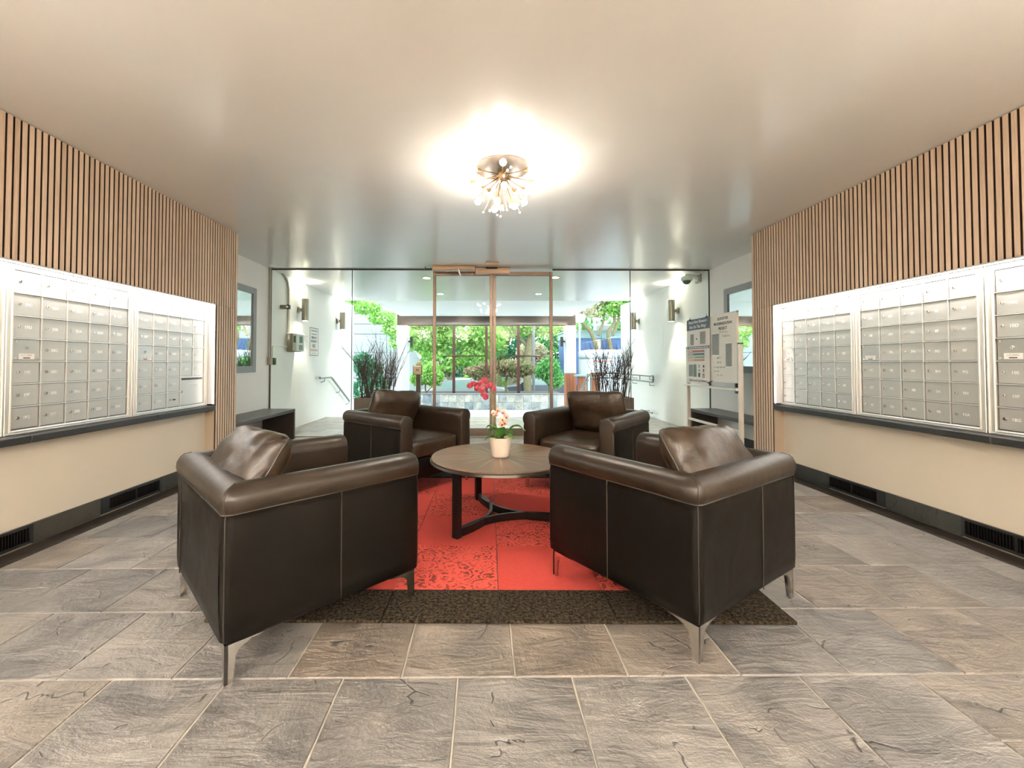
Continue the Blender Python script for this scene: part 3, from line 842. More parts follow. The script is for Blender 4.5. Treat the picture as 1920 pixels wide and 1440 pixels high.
def door_leaf(n, x0, x1, hinge_left):
    root = mk('door_%d' % n, None); root['kind'] = 'structure'
    root.location = ((x0 + x1) / 2, YG, 0)
    w = 0.046
    b = B(); ya, yb = YG - 0.022, YG + 0.022
    b.rbox(x0, x0 + w, ya, yb, 0.012, 2.505, 0.003); b.rbox(x1 - w, x1, ya, yb, 0.012, 2.505, 0.003)
    b.rbox(x0 + w, x1 - w, ya, yb, 2.445, 2.505, 0.003); b.rbox(x0 + w, x1 - w, ya, yb, 0.012, 0.125, 0.003)
    part('frame', b, M['bronze'], root, world=True)
    b = B(); b.box(x0 + w, x1 - w, YG - 0.006, YG + 0.006, 0.125, 2.445)
    part('pane', b, M['glass'], root, world=True)
    b = B()
    if hinge_left: xa, xb = -0.579, 0.052
    else: xa, xb = 0.871, 0.240
    yh = YG - 0.075
    b.tube([(xa, yh, 1.218), (xb + (0.02 if xb > xa else -0.02) * -1, yh, 1.218), (xb, yh, 1.205), (xb, yh, 0.945)], 0.0115, 10)
    b.cyl((xa + (0.03 if xb > xa else -0.03), yh, 1.218), (xa + (0.03 if xb > xa else -0.03), YG - 0.006, 1.218), 0.008, 8)
    b.cyl((xb, yh, 0.96), (xb, YG - 0.02, 0.96), 0.009, 8); b.cyl((xb, yh, 1.19), (xb, YG - 0.02, 1.19), 0.009, 8)
    part('push_handle', b, M['bronze'], root, True, world=True)
    return root


door_leaf(1, -0.757, 0.152, True); door_leaf(2, 0.157, 1.068, False)
b = B(); b.rbox(-0.76, 1.07, YG - 0.06, YG + 0.06, 0.0, 0.012, 0.003)
struct('trim_4', b, M['conduit'])

t = thing('door_closer', 'tan door operator box over the left glass door with a silver arm', 'door closer', (-0.43, 6.34, 2.487))
b = B(); b.rbox(-0.747, -0.113, 6.26, 6.42, 2.487, 2.546, 0.004); part('cover', b, M['tanbox'], t, world=True)
b = B(); b.tube([(-0.48, 6.27, 2.475), (-0.36, 6.22, 2.485)], 0.011, 8); b.tube([(-0.36, 6.22, 2.488), (-0.325, 6.25, 2.40)], 0.013, 8); b.cyl((-0.48, 6.27, 2.49), (-0.48, 6.27, 2.465), 0.016, 10)
part('arm', b, M['chrome'], t, True, world=True)
t = thing('door_closer', 'tan door operator box hung lower over the meeting stiles of the doors', 'door closer', (0.15, 6.40, 2.455))
b = B(); b.rbox(-0.112, 0.405, 6.37, 6.47, 2.455, 2.544, 0.004); part('cover', b, M['tanbox'], t, world=True)
b = B(); b.box(0.05, 0.22, 6.368, 6.38, 2.525, 2.546); part('slot', b, M['black'], t, world=True)
b = B(); b.rbox(0.047, 0.230, 6.03, 6.11, 2.505, 2.547, 0.004)
solo('motion_sensor', 'small tan sensor box on the ceiling above the door operators', 'sensor', b, M['tanbox'], (0.14, 6.07, 2.547), world=True)
b = B(); b.tube([(-0.86, 6.33, 2.547), (-0.85, 6.33, 2.522), (-0.81, 6.33, 2.512), (-0.757, 6.33, 2.52)], 0.006, 6)
solo('cable', 'short black cable hooked from the ceiling beside the left door operator', 'cable', b, M['black'], (-0.8, 6.33, 2.547), world=True, smooth=True)
b = B(); b.lathe([(0.05, 0), (0.05, -0.008), (0.036, -0.012)], (-3.08, 6.25, CEIL), 20)
solo('ceiling_plate', 'small round white plate on the ceiling by the left glass corner', 'ceiling plate', b, M['white'], (-3.08, 6.25, CEIL), world=True, smooth=True)


# ------------------------------------------------------------------ niche: mirrors, benches, wiring
def mirror(side, lab):
    s = -1 if side == 'left' else 1; x = NL if side == 'left' else NR
    y0, y1, z0, z1 = 4.82, 6.06, 0.985, 2.165
    t = thing('wall_mirror', lab, 'mirror', (x, (y0 + y1) / 2, z0))
    f = 0.085; b = B(); xi, xo = x - s * 0.001, x - s * 0.03
    b.rbox(xi, xo, y0, y0 + f, z0, z1, 0.003); b.rbox(xi, xo, y1 - f, y1, z0, z1, 0.003)
    b.rbox(xi, xo, y0 + f, y1 - f, z0, z0 + f, 0.003); b.rbox(xi, xo, y0 + f, y1 - f, z1 - f, z1, 0.003)
    part('frame', b, M['grey_frame'], t, world=True)
    b = B(); b.box(xi, x - s * 0.012, y0 + f, y1 - f, z0 + f, z1 - f); part('mirror_glass', b, M['mirror'], t, world=True)


mirror('left', 'grey framed mirror on the left side wall above the dark bench')
mirror('right', 'grey framed mirror on the right side wall behind the whiteboard')


def bench(side, lab):
    s = -1 if side == 'left' else 1; x = NL if side == 'left' else NR
    xo = -2.765 if side == 'left' else 3.09
    t = thing('bench', lab, 'bench', ((x + xo) / 2, 5.5, 0))
    y0, y1 = 4.74, 6.34
    b = B(); b.rbox(x - s * 0.004, xo, y0, y1, 0.395, 0.44, 0.003); part('seat', b, M['bench'], t, world=True)
    for a, c in ((y0, y0 + 0.045), (y1 - 0.045, y1)):
        b = B(); b.rbox(x + (-s) * 0.004, xo, a, c, 0.0, 0.395, 0.003); part('end_panel', b, M['bench'], t, world=True)


bench('left', 'dark wooden bench against the left side wall below a mirror')
bench('right', 'dark wooden bench against the right side wall behind the whiteboard stand')
for side in ('left', 'right'):
    s = -1 if side == 'left' else 1; x = NL if side == 'left' else NR
    root = mk('baseboard_niche_' + side, None); root['kind'] = 'structure'
    y = 4.75
    while y < 6.45:
        e = min(y + 0.6, 6.47); b = B(); b.rbox(x, x - s * 0.015, y + 0.001, e - 0.001, 0.0, 0.12, 0.002)
        mk('slate_piece', b.mesh('slate_piece', M['slate_dark']), root); y = e

# ------------------------------------------------------------------ vestibule fittings on the left wall
t = thing('junction_box', 'green and brown junction box with a red button at the left glass edge', 'junction box', (NL + 0.03, 6.47, 1.09))
b = B(); b.rbox(NL, NL + 0.06, 6.42, 6.48, 1.085, 1.19, 0.004); part('box', b, M['conduit'], t, world=True)
b = B(); b.rbox(NL + 0.004, NL + 0.075, 6.515, 6.56, 1.085, 1.19, 0.004); part('switch_plate', b, M['jgreen'], t, world=True)
b = B(); b.rbox(NL + 0.06, NL + 0.085, 6.512, 6.53, 1.12, 1.155, 0.003); part('button', b, M['jred'], t, world=True)
b = B(); b.tube([(NL + 0.02, 6.45, 1.19), (NL + 0.02, 6.45, CEIL)], 0.014, 10)
solo('conduit_pipe', 'straight painted conduit from ceiling to the junction box inside the glass', 'conduit', b, M['conduit'], (NL + 0.02, 6.45, 1.19), world=True, smooth=True)
b = B(); b.tube([(NL + 0.02, 6.54, 1.19), (NL + 0.02, 6.545, 1.33), (NL + 0.02, 6.57, 1.37), (NL + 0.02, 6.62, 1.385), (NL + 0.02, 7.04, 1.375)], 0.010, 8)
solo('conduit_pipe', 'thin conduit bending from the junction box to the entry keypad', 'conduit', b, M['white'], (NL + 0.02, 6.54, 1.19), world=True, smooth=True)
b = B(); b.tube([(NL + 0.02, 6.84, CEIL), (NL + 0.02, 6.93, CEIL - 0.03), (NL + 0.02, 7.02, CEIL - 0.10), (NL + 0.02, 7.06, CEIL - 0.22), (NL + 0.02, 7.07, 1.62)], 0.016, 10)
solo('conduit_pipe', 'curved conduit from the ceiling down to the entry keypad', 'conduit', b, M['conduit'], (NL + 0.02, 7.0, 1.62), world=True, smooth=True)
b = B(); b.tube([(NL + 0.012, 6.50, 0.0), (NL + 0.012, 6.50, 1.085)], 0.008, 8)
solo('conduit_pipe', 'thin conduit from the junction box down to the floor at the glass edge', 'conduit', b, M['conduit'], (NL + 0.012, 6.50, 0.0), world=True, smooth=True)
t = thing('entry_keypad', 'entry phone keypad box with green screen on the left vestibule wall', 'keypad', (NL, 7.2, 1.30))
b = B(); b.rbox(NL, NL + 0.12, 7.06, 7.36, 1.30, 1.60, 0.006); part('housing', b, M['keypad_side'], t, world=True)
# the face is turned towards the doors
b = B(); b.rbox(NL + 0.10, NL + 0.165, 7.05, 7.36, 1.31, 1.60, 0.005); part('face', b, M['keypad'], t, world=True)
fx = NL + 0.165
b = B(); b.box(fx - 0.002, fx + 0.001, 7.16, 7.29, 1.45, 1.56); part('screen', b, M['lcd'], t, world=True)
b = B(); b.box(NL + 0.115, NL + 0.155, 7.048, 7.052, 1.45, 1.56); part('screen', b, M['lcd'], t, world=True)
kb = B()
for i in range(3):
    for j in range(4): kb.box(fx - 0.002, fx + 0.004, 7.15 + i * 0.05, 7.175 + i * 0.05, 1.33 + j * 0.022, 1.345 + j * 0.022)
part('keys', kb, M['ink'], t, world=True)
t = thing('wall_camera', 'small dark camera on a bracket above the entry keypad', 'security camera', (NL, 6.84, 2.0))
b = B(); b.rbox(NL, NL + 0.10, 6.81, 6.87, 1.975, 2.04, 0.004); part('body', b, M['keypad_side'], t, world=True)
b = B(); b.rbox(NL + 0.10, NL + 0.145, 6.805, 6.875, 1.97, 2.045, 0.008); part('hood', b, M['black'], t, world=True)
b = B(); b.cyl((NL + 0.12, 6.806, 2.007), (NL + 0.12, 6.798, 2.007), 0.02, 14); part('lens', b, M['chrome'], t, True, world=True)
# signs
t = thing('wall_sign', 'black bordered private property no soliciting sign on the left vestibule wall', 'sign', (NL, 8.18, 1.24))
b = B(); b.rbox(NL, NL + 0.006, 7.975, 8.395, 1.238, 1.795, 0.002); part('board', b, M['paper'], t, world=True)
b = B()
for (y0, y1, z0, z1) in ((7.99, 8.38, 1.77, 1.78), (7.99, 8.38, 1.253, 1.263), (7.985, 7.997, 1.253, 1.78), (8.373, 8.385, 1.253, 1.78)): b.box(NL + 0.006, NL + 0.0075, y0, y1, z0, z1)
part('border', b, M['ink'], t, world=True)
for txt, sz, z, mt in (('PRIVATE', 0.068, 1.59, 'ink'), ('PROPERTY', 0.062, 1.52, 'ink'), ('NO', 0.10, 1.435, 'ink'), ('SOLICITING', 0.058, 1.355, 'p_red')):
    mk('lettering', text_mesh(txt, sz, M[mt], bold=0.001), t, (0.0078, 0, z - 1.24), (0, 0, pi / 2))
# blurred small print: word-like strokes only
b = B(); rs = random.Random(12)
for z, h, x0, x1 in ((1.725, 0.032, 8.05, 8.33), (1.66, 0.026, 8.06, 8.31), (1.295, 0.012, 8.08, 8.29)):
    x = x0
    while x < x1:
        w_ = rs.uniform(0.012, 0.028); b.box(NL + 0.006, NL + 0.0075, x, min(x + w_, x1), z - h / 2 * rs.uniform(0.6, 1), z + h / 2 * rs.uniform(0.6, 1)); x += w_ + 0.008
part('small_print', b, M['p_grey'], bpy.data.objects['wall_sign'], world=True)
b = B(); b.rbox(NL, NL + 0.002, 7.62, 7.90, 1.37, 1.64, 0.0005)
t = solo('paper_notice', 'faint printed paper notice between the keypad and the framed sign', 'notice', b, M['paper'], (NL, 7.76, 1.37), world=True)
b = B()
for k in range(7): b.box(NL + 0.002, NL + 0.0026, 7.65, 7.87 - 0.03 * (k % 3), 1.40 + k * 0.032, 1.405 + k * 0.032)
part('print_lines', b, M['p_mauve'], t, world=True)


# sconces
def sconce(x, y, s, lab, up=None, rz=0.0, wide=92):
    """s: direction from the wall into the room (+1 left wall, -1 right wall)"""
    t = thing('wall_sconce', lab, 'wall lamp', (x, y, 2.04 if up is None else 1.75), rz, 'cylinder wall lamps')
    cx = s * 0.125; r = 0.058
    b = B(); n = 24
    prof = [(r, -0.19), (r, 0.19), (r - 0.006, 0.19), (r - 0.006, -0.19), (r, -0.19)]
    b.lathe(prof, (cx, 0, 0), n, cap=False); part('shade', b, M['nickel'], t, True)
    b = B(); b.rbox(0, s * 0.014, -0.05, 0.05, -0.055, 0.055, 0.004); b.rbox(s * 0.01, s * 0.075, -0.026, 0.026, -0.028, 0.028, 0.003); part('bracket', b, M['nickel'], t)
    for z in (-0.175, 0.175):
        b = B(); b.cyl((cx, 0, z - 0.002), (cx, 0, z + 0.002), r - 0.007, 20); part('lamp_lens', b, M['lamp_disc'], t)
        L = bpy.data.lights.new('sconce_beam', 'SPOT'); L.energy = SCONCE if up is None else (up if z > 0 else 3.0); L.color = (1.0, 0.90, 0.76) if up is None else (1.0, 0.96, 0.91); L.spot_size = radians(wide if z > 0 else 92); L.spot_blend = 0.75; L.shadow_soft_size = 0.025
        o = mk('sconce_beam', L, t, (cx, 0, z + (0.02 if z > 0 else -0.02)), (0 if z < 0 else pi, 0, 0))


sconce(NL, 7.48, 1, 'brushed nickel up and down wall lamp above the entry keypad')
sconce(NL, 9.47, 1, 'brushed nickel wall lamp farther along the left vestibule wall above the handrail')
sconce(NR, 7.54, -1, 'brushed nickel up and down wall lamp below the white dome camera')
sconce(NR, 9.45, -1, 'brushed nickel wall lamp farther along the right vestibule wall by the glass joint')

# strong unseen up-lighters added behind the viewer as fill: they wash the ceiling
for x, l in ((-2.2, 'added nickel fill up-lighter at the left end of the wall behind the viewer'), (-0.7, 'added nickel fill up-lighter left of centre on the wall behind the viewer'),
             (0.9, 'added nickel fill up-lighter right of centre on the wall behind the viewer'), (2.4, 'added nickel fill up-lighter at the right end of the wall behind the viewer')):
    sconce(x, YB, 1, l, WALL_FILL, pi / 2, 150)

# invented torchieres out of view, added only to throw fill light on the ceiling
for x, y, l in ((-2.25, -0.6, 'added fill lamp, a brass torchiere by the left mailboxes behind the viewer'), (2.5, -0.6, 'added fill lamp, a brass torchiere by the right mailboxes behind the viewer')):
    t = thing('added_fill_lamp', l, 'fill lamp', (x, y, 0.0))
    b = B(); b.lathe([(0.14, 0.0), (0.14, 0.015), (0.03, 0.03), (0.012, 0.05)], (0, 0, 0), 32); part('base', b, M['nickel'], t, True)
    b = B(); b.cyl((0, 0, 0.03), (0, 0, 1.55), 0.012, 12); part('pole', b, M['nickel'], t, True)
    b = B(); b.lathe([(0.02, 1.53), (0.10, 1.57), (0.16, 1.65), (0.17, 1.68), (0.162, 1.68), (0.152, 1.652), (0.095, 1.58), (0.02, 1.545)], (0, 0, 0), 32); part('bowl', b, M['nickel'], t, True)
    b = B(); b.cyl((0, 0, 1.60), (0, 0, 1.604), 0.09, 24); part('lamp_lens', b, M['lamp_disc'], t)
    L = bpy.data.lights.new('fill_beam', 'SPOT'); L.energy = FLOOR_FILL; L.color = (1.0, 0.95, 0.88); L.spot_size = radians(165); L.spot_blend = 0.5; L.shadow_soft_size = 0.06
    mk('fill_beam', L, t, (0, 0, 1.69), (pi, 0, 0))


def downlight(x, y, lab, e=DOWN, tilt=0.0):
    t = thing('recessed_downlight', lab, 'ceiling light', (x, y, CEIL), 0, 'recessed ceiling downlights')
    b = B(); b.lathe([(0.085, -0.006), (0.085, 0.0), (0.062, 0.0), (0.062, -0.006), (0.085, -0.006)], (0, 0, 0), 24, cap=False); part('trim_ring', b, M['tanbox'], t, True)
    b = B(); b.cyl((0, 0, -0.003), (0, 0, -0.001), 0.062, 24); part('lens', b, M['lamp_disc'], t)
    L = bpy.data.lights.new('downlight_beam', 'SPOT'); L.energy = e; L.color = (1.0, 0.92, 0.82); L.spot_size = radians(110); L.spot_blend = 0.8; L.shadow_soft_size = 0.05
    mk('downlight_beam', L, t, (0, 0, -0.02), (tilt, 0, 0))


downlight(-0.944, 7.17, 'lit ceiling downlight outside the glass, just left of the doors')
downlight(-0.875, 8.84, 'lit ceiling downlight seen through the top of the left door')
downlight(1.215, 7.11, 'lit ceiling downlight outside the glass, just right of the doors')
downlight(1.163, 8.82, 'lit ceiling downlight seen through the top of the right door')
# handrails
t = thing('handrail', 'steel handrail descending along the left vestibule wall', 'handrail', (NL, 9.2, 0.2))
xr = NL + 0.08
b = B(); b.tube([(xr, 8.30, 0.825), (xr, 8.90, 0.815), (xr, 8.97, 0.79), (xr, 10.13, 0.215)], 0.021, 10); part('rail', b, M['rail'], t, True, world=True)
for y, z in ((8.55, 0.80), (9.45, 0.53), (10.1, 0.21)):
    b = B(); b.tube([(xr, y, z), (xr, y, z - 0.05), (NL + 0.02, y, z - 0.07), (NL, y, z - 0.07)], 0.008, 8); part('bracket', b, M['rail'], t, True, world=True)
t = thing('handrail', 'double steel handrail along the right vestibule wall', 'handrail', (NR, 9.5, 0.7))
xr = NR - 0.10
for z in (0.853, 0.735):
    b = B(); b.tube([(xr, 8.47, z), (xr, 10.62, z), (xr - 0.05, 10.74, z), (2.73, 10.80, z)], 0.020, 10); part('rail', b, M['rail'], t, True, world=True)
b = B(); b.tube([(xr, 8.47, 0.853), (xr, 8.44, 0.84), (xr, 8.44, 0.748), (xr, 8.47, 0.735)], 0.020, 10); part('rail_end', b, M['rail'], t, True, world=True)
for y in (8.62, 9.6):
    for z in (0.83, 0.712):
        b = B(); b.tube([(xr, y, z), (xr, y, z - 0.05), (NR, y, z - 0.06)], 0.008, 8); part('bracket', b, M['rail'], t, True, world=True)
b = B(); b.cyl((xr, 9.15, 0.735), (xr, 9.15, 0.853), 0.008, 8); part('spacer', b, M['gasket'], t, True, world=True)
b = B(); b.cyl((2.74, 10.8, 0.86), (2.74, 10.8, -0.6), 0.02, 10); part('post', b, M['rail'], t, True, world=True)
b = B(); b.cyl((NR - 0.10, 8.50, 0.115), (NR - 0.10, 9.1, 0.115), 0.018, 10); b.cyl((NR - 0.1, 8.9, 0.115), (NR, 8.9, 0.115), 0.012, 8)
solo('foot_rail', 'short low steel rail near the floor of the right vestibule wall', 'rail', b, M['rail'], (NR - 0.1, 8.8, 0.115), world=True, smooth=True)
t = thing('stair_rail', 'sloping steel stair rail beside the red cedar posts', 'handrail', (2.62, 11.2, -0.6))
b = B(); b.tube([(2.62, 10.55, 0.80), (2.62, 11.9, 0.17)], 0.022, 10); b.tube([(2.62, 10.55, 0.70), (2.62, 11.9, 0.07)], 0.014, 8); part('rail', b, M['rail'], t, True, world=True)
for y, z in ((10.7, 0.72), (11.8, 0.2)):
    b = B(); b.cyl((2.62, y, z), (2.62, y, -0.6), 0.018, 10); part('post', b, M['rail'], t, True, world=True)

# dome camera
t = thing('dome_camera', 'white dome security camera on an arm high on the right vestibule wall', 'security camera', (NR, 6.8, 2.40))
b = B(); b.rbox(NR - 0.03, NR, 6.72, 6.88, 2.40, 2.53, 0.01); part('wall_plate', b, M['conduit'], t, world=True)
b = B(); b.tube([(NR - 0.02, 6.8, 2.45), (NR - 0.10, 6.77, 2.50), (NR - 0.22, 6.70, 2.50), (NR - 0.26, 6.67, 2.49)], [0.034, 0.032, 0.030, 0.030], 12); part('arm', b, M['white'], t, True, world=True)
b = B(); b.lathe([(0.035, 0.055), (0.075, 0.045), (0.088, 0.02), (0.088, -0.01), (0.082, -0.018)], (NR - 0.27, 6.66, 2.425), 24); part('housing', b, M['white'], t, True, world=True)
b = B(); b.sphere((NR - 0.27, 6.66, 2.408), 0.066, 20, 12, (1, 1, 0.9)); part('dome', b, M['lcd'], t, True, world=True)

# card reader post
t = thing('card_reader_post', 'brown access post with two stacked boxes outside the left door', 'post', (-1.12, 7.4, 0))
b = B(); b.rbox(-1.145, -1.075, 7.36, 7.44, 0.0, 0.93, 0.004); part('post', b, M['planter'], t, world=True)
b = B(); b.rbox(-1.19, -1.05, 7.335, 7.41, 0.915, 1.06, 0.006); part('box', b, M['tanbox'], t, world=True)
b = B(); b.box(-1.197, -1.043, 7.341, 7.40, 0.908, 0.918); b.box(-1.197, -1.19, 7.341, 7.40, 0.908, 1.066); b.box(-1.05, -1.043, 7.341, 7.40, 0.908, 1.066); b.box(-1.197, -1.043, 7.341, 7.40, 1.058, 1.066)
part('box_edge', b, M['gasket'], t, world=True)
b = B(); b.rbox(-1.13, -1.058, 7.345, 7.40, 1.066, 1.136, 0.005); part('sensor_box', b, M['tanbox'], t, world=True)
mk('lettering', text_mesh('N', 0.06, M['ink'], bold=0.002), t, (0.0, -0.067, 0.99))


# ------------------------------------------------------------------ coffee table
TC = (0.122, 3.065); TZ = 0.455
t = thing('coffee_table', 'round coffee table with a sunburst wood top and curved black metal base', 'table', (TC[0], TC[1], 0.0115), 0)
R = 0.487; zz = TZ - 0.0115
b = B(); b.lathe([(R - 0.012, zz - 0.022), (R - 0.004, zz - 0.018), (R, zz - 0.006), (R - 0.004, zz)], (0, 0, 0), 96)
tt = part('tabletop', b, M['table_wood'], t, True)
b = B(); b.lathe([(R + 0.006, zz - 0.030), (R + 0.006, zz - 0.016), (R - 0.008, zz - 0.016), (R - 0.008, zz - 0.030), (R + 0.006, zz - 0.030)], (0, 0, 0), 96, cap=False)
part('edge_ring', b, M['ring_metal'], t, True, label='thin grey metal ring under the top')
b = B(); b.lathe([(R - 0.012, zz - 0.0225), (R + 0.0015, zz - 0.018), (R + 0.0015, zz - 0.008)], (0, 0, 0), 96, cap=False); part('rim', b, M['table_dark'], t, True)
LR = 0.448; angs = [radians(a) for a in (230.6, 110.6, -9.4)]
feet = [(LR * cos(a), LR * sin(a)) for a in angs]
for a, (fx_, fy_) in zip(angs, feet):
    b = B(); b.rbox(-0.020, 0.020, -0.024, 0.024, 0.0, zz - 0.024, 0.002)
    part('leg', b, M['table_metal'], t, loc=(fx_, fy_, 0), rot=(0, 0, a))
for i in range(3):
    p, q = Vector(feet[i]), Vector(feet[(i + 1) % 3]); mid = (p + q) / 2
    ctr = -mid.normalized() * 0.02 if mid.length else mid                       # arc bows towards the middle
    pts = []
    cpt = mid * 0.16 - (mid * 0.0)
    cpt = mid - mid.normalized() * (mid.length * 1.42)
    for k in range(25):
        u = k / 24; pts.append((1 - u) ** 2 * p + 2 * u * (1 - u) * (cpt) + u * u * q)
    b = B(); n = len(pts); vs = []; fs = []
    for k, c in enumerate(pts):
        tg = (pts[min(k + 1, n - 1)] - pts[max(k - 1, 0)]).normalized(); no = Vector((-tg.y, tg.x)) * 0.0085
        for sg, z in ((1, 0.002), (-1, 0.002), (-1, 0.052), (1, 0.052)): vs.append((c.x + no.x * sg, c.y + no.y * sg, z))
    for k in range(n - 1):
        for j in range(4): fs.append((k * 4 + j, k * 4 + (j + 1) % 4, (k + 1) * 4 + (j + 1) % 4, (k + 1) * 4 + j))
    b.add(vs, fs); part('base_arc', b, M['table_metal'], t, True)


# ------------------------------------------------------------------ rug of carpet tiles
RC = (0.092, 3.115)
rug = thing('carpet_tile_rug', 'square rug of red patterned carpet tiles with a dark brown shag border', 'rug', (RC[0], RC[1], 0.0), radians(-0.9))
def cbox(x0, x1, y0, y1, m, h=0.010):
    b = B(); b.rbox(x0 + 0.0015, x1 - 0.0015, y0 + 0.0015, y1 - 0.0015, 0.0006, h, 0.003)
    mk('carpet_tile', b.mesh('carpet_tile', m), rug)
T = 0.508
for r in range(4):
    for c in range(4):
        cbox((c - 2) * T, (c - 1) * T, (r - 2) * T, (r - 1) * T, M['damask'] if (r + c) % 2 else M['red'])
for k in range(4):
    a, e = (k - 2) * T, (k - 1) * T
    cbox(a, e, -2.5 * T, -2 * T, M['shag'], 0.015); cbox(a, e, 2 * T, 2.5 * T, M['shag'], 0.015)
    cbox(-2.5 * T, -2 * T, a, e, M['shag'], 0.015); cbox(2 * T, 2.5 * T, a, e, M['shag'], 0.015)
for sx_ in (-1, 1):
    for sy_ in (-1, 1):
        x0, x1 = sorted((sx_ * 2 * T, sx_ * 2.5 * T)); y0, y1 = sorted((sy_ * 2 * T, sy_ * 2.5 * T)); cbox(x0, x1, y0, y1, M['shag'], 0.015)


# ------------------------------------------------------------------ armchairs
W, D = 0.845, 0.82; TA = 0.125; RCN = 0.035
PROF = [(0.020, 0.135), (0.003, 0.150), (0.0, 0.20), (0.0, 0.40), (0.001, 0.56), (0.005, 0.585), (-0.004, 0.597), (-0.009, 0.618), (-0.007, 0.642), (0.004, 0.662),
        (0.022, 0.676), (0.050, 0.683), (0.082, 0.680), (0.108, 0.666), (0.124, 0.644), (0.128, 0.615), (0.125, 0.56), (0.125, 0.42), (0.125, 0.30), (0.122, 0.150), (0.105, 0.135)]


def sec_pos(kind, u, o):
    """kind 'side': u = y coordinate on the left side; 'corner': u = angle 0..90; 'back': u = x"""
    if kind == 'side': return (-W / 2 + o, max(u, -D / 2 + max(o, RCN)))
    if kind == 'corner':
        if o < RCN:
            a = radians(u); q = RCN - o
            return (-W / 2 + RCN - q * cos(a), -D / 2 + RCN - q * sin(a))
        return (-W / 2 + o, -D / 2 + o)
    lim = W / 2 - max(o, RCN)
    return (max(-lim, min(lim, u)), -D / 2 + o)


def loft(secs, cap0=False, cap1=False, wob=0.0):
    b = B(); n = len(PROF); vs = []; fs = []; mis = []
    for si, (kind, u, shrink) in enumerate(secs):
        for (o, z) in PROF:
            if shrink:
                o2 = 0.0625 + (o - 0.0625) * (1 - shrink / 0.07); z2 = 0.41 + (z - 0.41) * (1 - shrink / 0.29)
            else: o2, z2 = o, z
            x, y = sec_pos(kind, u, o2)
            if kind != 'corner' and 0.2 < z < 0.68 and not shrink:
                k = mnoise.noise(Vector((x * 5, y * 5, z * 6))) * wob
                if kind == 'side': x += k
                else: y += k
            vs.append((x, y, z2))
    for i in range(len(secs) - 1):
        for j in range(n): fs.append((i * n + j, i * n + (j + 1) % n, (i + 1) * n + (j + 1) % n, (i + 1) * n + j)); mis.append(1 if (5 <= j <= 17 or (secs[i][0] == 'side' and secs[i][2])) else 0)  # lit leather copy on roll, inner and front faces, shaded copy on the outside
    if cap0: fs.append(tuple(range(n))); mis.append(1 if secs[0][0] == 'side' else 0)
    if cap1: fs.append(tuple((len(secs) - 1) * n + j for j in range(n))[::-1])
    b.add(vs, fs); b.mi[:len(mis)] = mis; return b


def mirror_x(b):
    b.v = [(-x, y, z) for x, y, z in b.v]; return b


def softbox(sx, sy, sz, n=4.0, cuts=14, wr=0.006, seed=0.0, pillow=0.0, crown=0.0):
    bm = bmesh.new(); bmesh.ops.create_cube(bm, size=2)
    bmesh.ops.subdivide_edges(bm, edges=bm.edges[:], cuts=cuts, use_grid_fill=True)
    for v in bm.verts:
        p = v.co.copy()
        q = (abs(p.x) ** n + abs(p.y) ** n + abs(p.z) ** n) ** (1 / n)
        d = p / q
        ex, ey = abs(d.x), abs(d.y)
        if pillow:
            e = max(ex, ey); f = 1 - pillow * e ** 3
            d.z *= f
            g = 1 - 0.05 * (1 - (ex * ey)) * max(ex, ey) ** 3
            d.x *= g; d.y *= g
        if crown and d.z > 0: d.z *= 1 + crown * (1 - ex ** 2) * (1 - ey ** 2)
        P = Vector((d.x * sx, d.y * sy, d.z * sz))
        w_ = mnoise.noise(Vector((P.x * 6 + seed, P.y * 6, P.z * 4))) * wr
        # pinched wrinkles: ridged noise
        rdg = 1 - abs(mnoise.noise(Vector((P.x * 9 + seed * 3, P.y * 5 + P.x * 3, seed)))) * 2.4
        w_ -= max(0, rdg - 0.55) * wr * 1.1
        v.co = P + d.normalized() * w_
    for v in bm.verts: pass
    b = B(); b.bm(bm); return b


def leg_bm():
    """cast corner leg, corner at the origin, arms run along +x and +y; foot at z = -0.135"""
    b = B(); h = 0.135; t_ = 0.011
    prof = [(0.0, -h), (0.026, -h), (0.034, -0.05), (0.042, -0.032), (0.058, -0.018), (0.085, -0.008), (0.125, -0.002), (0.135, 0.0), (0.0, 0.0)]
    b.prism([(x, 0, z) for x, z in prof], (0, t_, 0))
    b.prism([(0, y, z) for y, z in prof], (t_, 0, 0))
    return b


